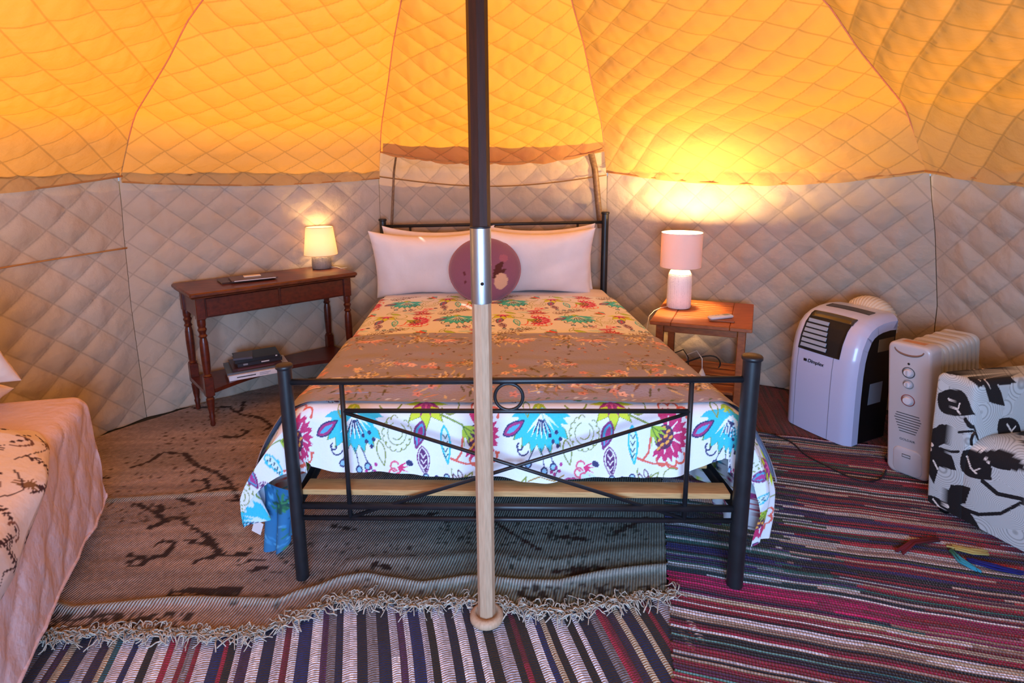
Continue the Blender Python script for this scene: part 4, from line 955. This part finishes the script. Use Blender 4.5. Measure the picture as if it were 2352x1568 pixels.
obj('piping', tube([CHO+CU*f+CW*(-.003)+np.array([-.05*z, 0, z]) for f, z in [(.150, .345), (.147, .365), (.150, .385), (.158, .398)]], .004, 6), mat('black piping', '#0c0c12', .6), ch)
for f, w in ((.04, .05), (.58, .05), (.04, .55), (.58, .55)): obj('foot', lathe([(0, 0), (.016, 0), (.022, .022), (0, .022)], CHO+CU*f+CW*w, 14), M_acb, ch)

# ================================================================= SINGLE BED ON THE LEFT
SO = np.array([-1.695, 2.025, .012]); SD = np.array([.39, -.921, 0]); SWd = np.array([-.921, -.39, 0])
M_pink = mat('pale quilted valance', '#d8c2c8', .85, bump=(24, .6, .012), noise=(5, '#c8aeb2', .4))
sb = thing('single_bed', 'single bed with pale quilted cover at the left edge of the photo', 'bed', tuple(SO+SWd*.4+SD*.8))
def single_cover(u, w, lift=0.):
    """u along the long side (from the far end), w inward; negative values hang down"""
    eu = np.clip(-u, 0, None); ew = np.clip(-w, 0, None); e = np.hypot(eu, ew); cu1 = np.where(e > 0, eu/(e+1e-9), 0); cw1 = np.where(e > 0, ew/(e+1e-9), 0)
    out, down = dropf(e, .055+lift, .03); out = out+lift*0
    x = np.clip(u, 0, None)-out*cu1; y = np.clip(w, 0, None)-out*cw1
    z = .535+lift-down+.02*np.clip(y/.3, 0, 1)
    P = SO+x[..., None]*SD+y[..., None]*SWd; P[..., 2] = P[..., 2]-SO[2]+z
    return P
nu, nw = 200, 150
uu = np.linspace(-.42, 1.9, nu); ww = np.linspace(-.56, .80, nw); U2, W2 = np.meshgrid(uu, ww, indexing='ij')
eW = np.clip(-W2, 0, None); eU = np.clip(-U2, 0, None); lim = .555; e = np.hypot(eU, eW); sc = np.where(e > lim, lim/(e+1e-9), 1)
Uc = np.where(U2 < 0, U2*sc, U2); Wc = np.where(W2 < 0, W2*sc, W2)
Pm = single_cover(Uc+.075, Wc+.075)
a_ = (U2*.8+W2)/.20; b_ = (U2*.8-W2)/.20; hq = (np.abs(np.sin(math.pi*a_))*(.6+.4*np.abs(np.sin(math.pi*b_))))**.4*.010*np.clip(e*8, 0, 1)+.003*wav(U2*2, W2, 18, 6, 61)*np.clip(e*8, 0, 1)
Pm = Pm-SWd*hq[..., None]+SWd*(.006*np.sin(U2*9+W2*3)*np.clip(e-.1, 0, 1)*1.3)[..., None]
obj('mattress_cover', (Pm.reshape(-1, 3), gridf(nu, nw)), M_pink, sb)
hemp = Pm[:, 0]; obj('hem_binding', tube(hemp[18::4]+np.array([0, 0, .006]), .006, 6), M_pink, sb)
obj('base', xf(join(box(.09, 1.88, .09, .80, .02, .45, .01)), frame(SO, SD, SWd)), M_white, sb)
# flowered duvet on it
nu, nw = 230, 230
uu = np.linspace(.30, 1.6, nu); ww = np.linspace(0, 1, nw); U2, W2 = np.meshgrid(uu, ww, indexing='ij')
wmin = -.04-.27*np.clip((U2-.30)/.55, 0, 1)**.7; W2 = wmin+(.62-wmin)*W2
U2 = U2+.04*np.sin(W2*9)*np.clip((.5-U2)*5, 0, 1)
rnd_ = np.clip((U2-.30)/.12, 0, 1)**.5; rw = np.clip((W2-wmin)/.09, 0, 1)**.5; pf = rnd_*rw
P = single_cover(U2, W2+.075, .004); up = np.clip((W2+.10)/.12, 0, 1)
P[..., 2] += .055*pf*up+.007*wav(U2, W2, 11, 6, 33)*rnd_*up; P = P-SWd*(.055*pf*(1-up*.7)+.006*wav(U2, W2, 13, 6, 34)*pf)[..., None]
C = np.tile(np.array(lin('#ddd0cc')), (nu*nw, 1)); p = Paint((U2*1000).ravel(), (W2*1000).ravel(), C)
Dk = '#3c2028'
def frond(x, y, a, L, n=8, s=1., c=Dk):
    x1, y1 = x+L*math.cos(R_(a)), y+L*math.sin(R_(a)); p.stroke([(x, y), (x1, y1)], 4, c)
    for k in range(1, n):
        t = k/n; qx, qy = x+(x1-x)*t, y+(y1-y)*t
        for sgn in (-1, 1): p.leaf(qx, qy, qx+20*s*(1.2-t)*math.cos(R_(a+sgn*55)), qy+20*s*(1.2-t)*math.sin(R_(a+sgn*55)), 4*s, c)
def burst(x, y, r, c=Dk):
    for k in range(14): a = R_(k*25.7); p.leaf(x, y, x+r*math.cos(a), y+r*math.sin(a), r*.09, c)
for bx in (300, 560, 820, 1080, 1340):
    for by in (-300, -60, 180, 420):
        frond(bx+60, by+40, 70, 150, 9); frond(bx+40, by+130, 20, 120, 8); burst(bx+210, by+60, 42); p.stroke([(bx+60, by+60), (bx+140, by+100), (bx+210, by+60)], 4.5, Dk)
        burst(bx+120, by+190, 30, '#7a5a3c'); frond(bx+230, by+230, -60, 120, 7); p.stroke([(bx+60, by+230), (bx+150, by+190), (bx+260, by+240)], 4, Dk)
        for k in range(6): p.ell(bx+90+14*k, by+5+9*(k % 3), 6, 5, 0, Dk)
        p.arc(bx+150, by+20, 30, 180, 360, 8, '#6a4a44'); p.arc(bx+290, by+140, 24, 90, 300, 7, '#7a5248')
dv = obj('duvet', (P.reshape(-1, 3), gridf(nu, nw)), mat('botanical print cotton', '#fff', .85, attr=True, bump=(30, .4, .006)), col=C, at=tuple(SO+SD*.9+np.array([0, 0, .54])))
tag(dv, 'cream duvet with dark botanical sprigs on the single bed at left', 'duvet')
def lay_pillow(label, cpos, w, h, th, yaw, seed, tilt):
    pillow('pillow', label, 'pillow', cpos, w, h, th, tilt, yaw, seed, mat('cream pillowcase %d' % seed, '#e4d0c2', .85, bump=(50, .2, .003)))
pc_ = SO+SD*.13+SWd*.48
lay_pillow('cream pillow lying flat on the far end of the single bed', (pc_[0], pc_[1], .615), .62, .42, .13, R_(23), 21, R_(80))
pc_ = SO+SD*.12+SWd*.42
lay_pillow('second cream pillow propped behind the flat one at the left photo edge', (pc_[0], pc_[1], .80), .62, .38, .12, R_(23), 22, R_(30))

# ================================================================= RUGS
def rag_rug(name, label, o, ud, vd, u0, u1, v0, v1, stripes, z, relief, seg_len, seed, jitter=.006, wave=.004, weave=150, tint=.5, fade=None):
    g = np.random.default_rng(seed); ud = np.array([*ud, 0.]); vd = np.array([*vd, 0.]); o = np.array([*o, 0.])
    rows = [v0]; cidx = []; v = v0; i = 0
    while v < v1:
        w, cl = stripes(i, g, v); w = min(w, v1-v+1e-4)
        for k in range(1, 5): rows.append(v+w*k/4)
        cidx.append((w, cl)); v += w; i += 1
    rows = np.array(rows); nv = len(rows); nu = int((u1-u0)/.022)+2; U = np.linspace(u0, u1, nu)[:, None]*np.ones((1, nv)); Vv = np.ones((nu, 1))*rows[None, :]
    si = np.clip((np.arange(nv)-1)//4, 0, len(cidx)-1); ph = (np.arange(nv) % 4)/4
    hgt = np.abs(np.sin(math.pi*ph))*relief
    jit = g.uniform(-jitter, jitter, len(cidx))[si][None, :]
    Ue = U+np.where(U < u0+.03, jit*(1-(U-u0)/.03), 0)
    Vw = Vv+wave*wav(U, Vv*.4, 5, 4, seed)+wave*.5*wav(U, Vv*.4, 14, 4, seed+2)
    lim_az = lambda x, y: np.interp(np.degrees(np.arctan2(y-PC[1], x-PC[0])), [-60, -20, -5, 31, 62, 75, 180], [2.35, 2.5, 2.66, 2.66, 2.46, 2.40, 2.40])
    Z = z+hgt[None, :]+.0022*wav(U, Vv, 9, 5, seed+4)+.0012*wav(U, Vv, 30, 4, seed+5); Z = np.maximum(Z, z*.5)
    P = o+Ue[..., None]*ud+Vw[..., None]*vd; P[..., 2] = Z
    dx_c, dy_c = P[..., 0]-PC[0], P[..., 1]-PC[1]; rr_c = np.hypot(dx_c, dy_c); kk = np.minimum(1, lim_az(P[..., 0], P[..., 1])/rr_c)
    P[..., 0] = PC[0]+dx_c*kk; P[..., 1] = PC[1]+dy_c*kk
    # colours per face
    fc = np.zeros((nu-1, nv-1, 3))
    for s, (w, cl) in enumerate(cidx):
        x = 0
        while x < nu-1:
            L = max(2, int(g.uniform(*seg_len)/.022)); cc_ = cl[int(x*.022+u0 > cl[2]+g.uniform(-.1, .25))] if isinstance(cl, tuple) else cl; c = np.array(lin(g.choice(cc_)))
            if isinstance(cl, tuple) and x*.022+u0 < cl[2]: L = min(L, 2+int((cl[2]-u0)/.022)-x+int(g.uniform(-5, 9)))
            L = max(L, 1)
            for k in range(4):
                j = s*4+k
                if j < nv-1: fc[x:x+L, j] = c*g.uniform(.8, 1.15)
            x += L
    fc *= (1+.12*g.standard_normal((nu-1, nv-1, 1))).clip(.5, 1.5)
    uv = np.stack([U.ravel(), Vv.ravel()], 1)
    mt = mat(name+' yarn '+str(seed), '#fff', .95, attr=True, noise=(140, '#1a1018', .22), bump=(220, .6, .004), sheen=.2)
    node_bump_wave(mt, weave, .8, .004, 'X', 2.5, tint)
    ob = obj(name, (P.reshape(-1, 3), gridf(nu, nv)), mt, uv=uv, ccol=fc.reshape(-1, 3), at=tuple(o+ud*(u0+u1)/2+vd*(v0+v1)/2+np.array([0, 0, .001])))
    tag(ob, label, 'rug'); return ob
WHT = ['#dcd2de', '#cabfcc', '#e6dee8', '#b4acba']; NAV = ['#0e1640', '#0a1030', '#16205a']; RED = ['#8a1434', '#a01a3e', '#6a1030']; PUR = ['#3a1c48', '#4a2050', '#2c1a3c']; GRY = ['#7c747e', '#8e8690', '#645e6a']
def stA(i, g, v):
    if i % 2: c, w = [(NAV, .021), (['#0a0a14', '#12101c'], .018), (RED, .011), (PUR, .016), (NAV, .015), (['#12445c', '#1e5a6a'], .009)][g.choice(6, p=[.3, .22, .2, .12, .12, .04])]
    else: c, w = [(WHT, .021), (GRY, .017), (['#c8b49c', '#d0b8a8'], .013), (WHT, .014), (RED, .010)][g.choice(5, p=[.34, .26, .12, .18, .10])]
    return w*g.uniform(1.1, 1.9), c
# lower rug: stripes run towards the camera
rag_rug('rag_rug', 'rag rug with navy, white and crimson stripes running towards the camera at the bottom', (-.09, 1.50), (.27, -.963), (-.963, -.27), -.42, .95, -.62, 1.50, stA, .004, .0035, (.2, 1.2), 11, tint=.45, weave=42)
LRED = ['#7a1030', '#8c1434', '#a01c3c', '#5c0c28', '#981440']; MIX = ['#8a1430', '#4c1a3c', '#9a7a78', '#aa9488', '#5c1640', '#c0aaa8', '#7c2a3c', '#c02a40', '#2c1a40', '#8c6c70']
PALE = ['#d4cad8', '#e0d8e4', '#bab0bc', '#c8b8a8']; DK = ['#14101c', '#1c1426', '#231430']
COOL = ['#0f3a48', '#123048', '#2a6a6a', '#3a2a6a', '#20206a', '#2a4a34', '#8a98a8', '#b8c4d0', '#101828', '#182038']
def stB(i, g, v):
    k = g.random(); w = g.uniform(.005, .013)
    if .355 < v < .425: return w, (['#b01060', '#c81a6c', '#8a1050'], ['#8a2c50', '#6a2040', '#a8607c', '#8a1430'], .55)
    if k < .33: base = LRED; w = g.uniform(.006, .015)
    elif k < .60: base = MIX
    elif k < .84: base = PALE+MIX[2:4]; w = g.uniform(.006, .014)
    elif k < .96: base = DK
    else: base = ['#1f5a64', '#5a8a8a', '#5a6a4a', '#7a1a5a']
    return w, ((COOL, base, .42) if v > .43 else base)
rag_rug('rag_rug', 'large rag rug with crimson and purple stripes running sideways at the right', (.434, 1.315), (.966, -.259), (.223, .975), 0, 2.05, -.65, 1.62, stB, .009, .005, (.12, .8), 12, weave=36, tint=.5)
def stC(i, g, v): return g.uniform(.008, .02), ['#4c0c1c', '#601024', '#2c0c1a', '#6c1c28', '#500e20']
rag_rug('rag_rug', 'dark maroon rag rug at the foot of the wall behind the air conditioner', (1.0, 2.9), (.223, .975), (-.966, .259), -.04, .75, -1.15, .35, stC, .005, .004, (.1, .5), 13, weave=36)
rag_rug('rag_rug', 'dark teal rag rug along the wall below the console table', (-1.15, 3.62), (.74, .67), (.67, -.74), -.62, .35, -.10, .20, lambda i, g, v: (g.uniform(.01, .03), ['#0f3438', '#12282a', '#163c3c', '#222a20']), .007, .005, (.08, .4), 14, weave=36)

# faded kilim in the middle, with a pixelated scroll pattern
kx = nonuni((-2.42, .66, .0085)); ky = nonuni((0, 1, .0042))
fx = np.array([-1.40, -1.28, -1.12, -.92, -.76, -.71, -.65, -.59, -.51, -.43, -.31, -.17, -.10, .03, .15, .30, .49, .66]); fy = np.array([1.455, 1.46, 1.47, 1.46, 1.46, 1.50, 1.53, 1.575, 1.60, 1.585, 1.565, 1.588, 1.585, 1.55, 1.535, 1.57, 1.605, 1.63])
front = np.interp(kx, fx, fy); front = np.where(kx < -1.40, 1.455+(-1.40-kx)*.35, front)
right = lambda y: .485+.11*(y-1.58)/.44+.0
KX, T2 = np.meshgrid(kx, ky, indexing='ij'); back = 3.62
KY = front[:, None]+(back-front[:, None])*T2
KXr = np.minimum(KX, .488+.25*np.clip(KY-1.58, 0, 2.2))
# keep inside the round tent
rr_ = np.hypot(KXr-PC[0], KY-PC[1]); sc = np.minimum(1, 2.43/rr_); KXr = PC[0]+(KXr-PC[0])*sc; KY = PC[1]+(KY-PC[1])*sc
cell = .0125; Xi = np.floor(KXr/cell)*cell; Yi = np.floor(KY/cell)*cell
mixv = np.clip((KXr+.72)/.5, 0, 1)[..., None]
base = np.array(lin('#bda69c'))*(1-mixv)+np.array(lin('#93a39e'))*mixv  # sage side puts the blue light under the bed into the colour
ab = wav(Xi, Yi*3, 9, 5, 70)[..., None]*.12; C = base*(1+ab)
gg = np.random.default_rng(3)
C = (C*(1+.10*gg.standard_normal(C.shape[:2]+(1,)))).reshape(-1, 3)
# cells of the scroll pattern
hsh = np.mod(np.sin(Xi*912.7+Yi*431.3)*4375.5, 1).ravel(); p = Paint(Xi.ravel()*1000, Yi.ravel()*1000, C)
scr = '''-1.74,2.59 -1.62,2.57 -1.5,2.45 -1.37,2.39 -1.26,2.29 -1.16,2.16 -1.21,2.16|-1.45,2.32 -1.39,2.33 -1.34,2.26 -1.39,2.22 -1.42,2.18 -1.34,2.14|-1.32,2.23 -1.26,2.26|-1.58,2.14 -1.48,2.09 -1.38,2.02 -1.42,1.98|-1.44,2.09 -1.48,2.13|-1.38,2.04 -1.34,2.05 -1.28,1.99 -1.18,1.93 -1.1,1.85 -1.06,1.81 -.97,1.82|-1.23,1.9 -1.17,1.88 -1.12,1.87|-1.08,1.81 -1.12,1.8 -1.14,1.78|-1.34,1.88 -1.32,1.9 -1.28,1.89 -1.26,1.82 -1.33,1.8 -1.4,1.82|-1.32,1.8 -1.32,1.76 -1.36,1.76 -1.37,1.79|-1.8,2.44 -1.75,2.5 -1.74,2.58|-1.88,3.12 -1.68,3.13 -1.56,3.03 -1.44,2.99 -1.32,2.88 -1.34,2.81|-1.54,2.75 -1.44,2.74 -1.41,2.81 -1.46,2.83|-1.62,3.2 -1.58,3.08|-2.18,2.81 -2.12,2.94 -2.07,3.03|-1.92,2.34 -1.84,2.35|-1.75,2.15 -1.68,2.16|-1.09,1.65 -.91,1.64|-1.03,1.63 -.91,1.62|-.95,1.79 -.9,1.79|-.92,1.74 -.88,1.75|-.5,1.76 -.44,1.74|.13,1.72 .3,1.74|.18,1.7 .3,1.72|-.16,2.06 -.05,1.97 .03,1.89 .08,1.84|.12,1.92 .26,1.89|.36,1.91 .52,2.02|-.48,2.03 -.32,2.06|-.71,1.98 -.61,1.96'''
for ln in scr.split('|'):
    pts = [tuple(float(v)*1000 for v in q.split(',')) for q in ln.split()]
    p.stroke(pts, 20, '#3a241c')
def blot(x0, x1, y0, y1, prob, c):
    i = np.nonzero((Xi.ravel() > x0) & (Xi.ravel() < x1) & (Yi.ravel() > y0) & (Yi.ravel() < y1) & (hsh < prob))[0]; C[i] = lin(c)
for q in ((-1.5, -1.0, 1.47, 1.55, .55, '#4a3a30'), (.0, .55, 1.56, 1.66, .4, '#3a3834'), (-.3, .5, 1.85, 2.05, .14, '#46544e'), (-1.7, -1.3, 2.0, 2.15, .12, '#6a5444'), (-1.15, -.9, 1.61, 1.645, .7, '#3c302c'), (-.05, .5, 1.72, 1.80, .12, '#46544e'), (-1.0, -.3, 1.55, 1.9, .05, '#5a544e'), (-1.9, -1.0, 2.2, 3.2, .05, '#6f5648')): blot(*q)
rowv = wav(Xi*.25, Yi*9, 9, 6, 77).ravel()[:, None]; C = C*(1+.10*rowv)
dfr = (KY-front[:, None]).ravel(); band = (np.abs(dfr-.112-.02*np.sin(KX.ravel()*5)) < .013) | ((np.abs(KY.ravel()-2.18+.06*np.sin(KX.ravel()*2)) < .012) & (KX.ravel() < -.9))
C[band] = C[band]*.35+np.array(lin('#c8d0cc'))*.65  # pale tint paints the highlight onto the buckled ridges
C = C.clip(0, 1)
rl = np.exp(-((KY-(front[:, None]+.115+.02*np.sin(KX*5)))/.018)**2)*.016+np.exp(-((KY-(front[:, None]+.21+.03*np.sin(KX*3+1)))/.024)**2)*.006*(KX > -.6)+np.exp(-((KY-2.19+.06*np.sin(KX*2))/.02)**2)*.006*(KX < -.9)
KZ = .0165+rl+.0015*wav(KX, KY*2, 8, 5, 8)+.0006*wav(KX, KY*3, 30, 4, 9)
P = np.stack([KXr, KY, KZ], -1)
M_kil = mat('worn kilim wool', '#fff', .95, attr=True, noise=(55, '#33221c', .25), bump=(200, .4, .003))
node_bump_wave(M_kil, 33, 1., .006, 'X', .4, .52, rot=.25)
uvk = np.stack([KXr.ravel(), KY.ravel()], 1)
kil = thing('kilim_rug', 'faded brown kilim rug, tinted sage as if blue-lit, with dark scrolls and frayed fringe under the bed', 'rug', (-.5, 2.3, .012))
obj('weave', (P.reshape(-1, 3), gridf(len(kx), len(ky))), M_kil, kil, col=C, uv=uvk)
# fringe: hundreds of loose threads joined
g = np.random.default_rng(21); ms = []
for i in range(900):
    x = g.uniform(-1.42, .52); y = np.interp(x, fx, fy)+g.uniform(-.004, .012); a = g.normal(-1.5, .9); L = g.uniform(.03, .075); z = .020; pts = [(x, y, .021)]; k = g.normal(0, 1.0)
    for j in range(6):
        a += k*.55; x2 = pts[-1][0]+L/6*math.cos(a); y2 = pts[-1][1]+L/6*math.sin(a); pts.append((x2, y2, .016+.022*math.sin(math.pi*(j+1)/6.5)*g.uniform(.3, 1)))
    ms.append(tube(pts, g.uniform(.0012, .0026), 4, caps=False))
fr_ = obj('fringe', join(*ms), mat('cream fringe yarn', '#c4bcae', .9, noise=(60, '#4a4038', .6)), kil); fr_['kind'] = 'stuff'
# dark bound rows above the fringe
P3 = np.array([(x, np.interp(x, fx, fy)+.006, .021) for x in np.linspace(-1.42, .5, 160)]); obj('edge_cord', tube(P3, [.006+.002*math.sin(i*1.9) for i in range(160)], 6), mat('dark edge cord', '#8a8880', .9, noise=(45, '#1a1a1c', .9)), kil)
# loose rag ends lying on the striped rug beside the chair
g = np.random.default_rng(4)
for nm, lb, c, pts in (('rag_scrap', 'turquoise loose rag end on the rug beside the chair', '#2a8aa4', [(1.56, 1.80), (1.555, 1.75), (1.575, 1.70)]), ('rag_scrap', 'royal blue loose rag tuft on the rug near the chair', '#10186a', [(1.60, 1.76), (1.66, 1.72), (1.72, 1.69)]),
                   ('rag_scrap', 'yellowish loose rag end on the rug beside the chair', '#a89a5a', [(1.58, 1.82), (1.63, 1.80), (1.68, 1.79)]), ('rag_scrap', 'crimson loose rag strip on the rug in front of the chair', '#5c0a18', [(1.38, 1.80), (1.46, 1.85), (1.56, 1.87)])):
    ms = []
    for k in range(7):
        dx, dy = g.uniform(-.012, .012, 2); ms.append(tube([(x+dx+g.uniform(-.005, .005), y+dy, .0215+g.uniform(0, .008)) for x, y in pts], .004, 5))
    o = obj(nm, join(*ms), mat('rag '+c, c, .95, bump=(200, .6, .004)), at=(pts[0][0], pts[0][1], .014)); tag(o, lb, 'rag')
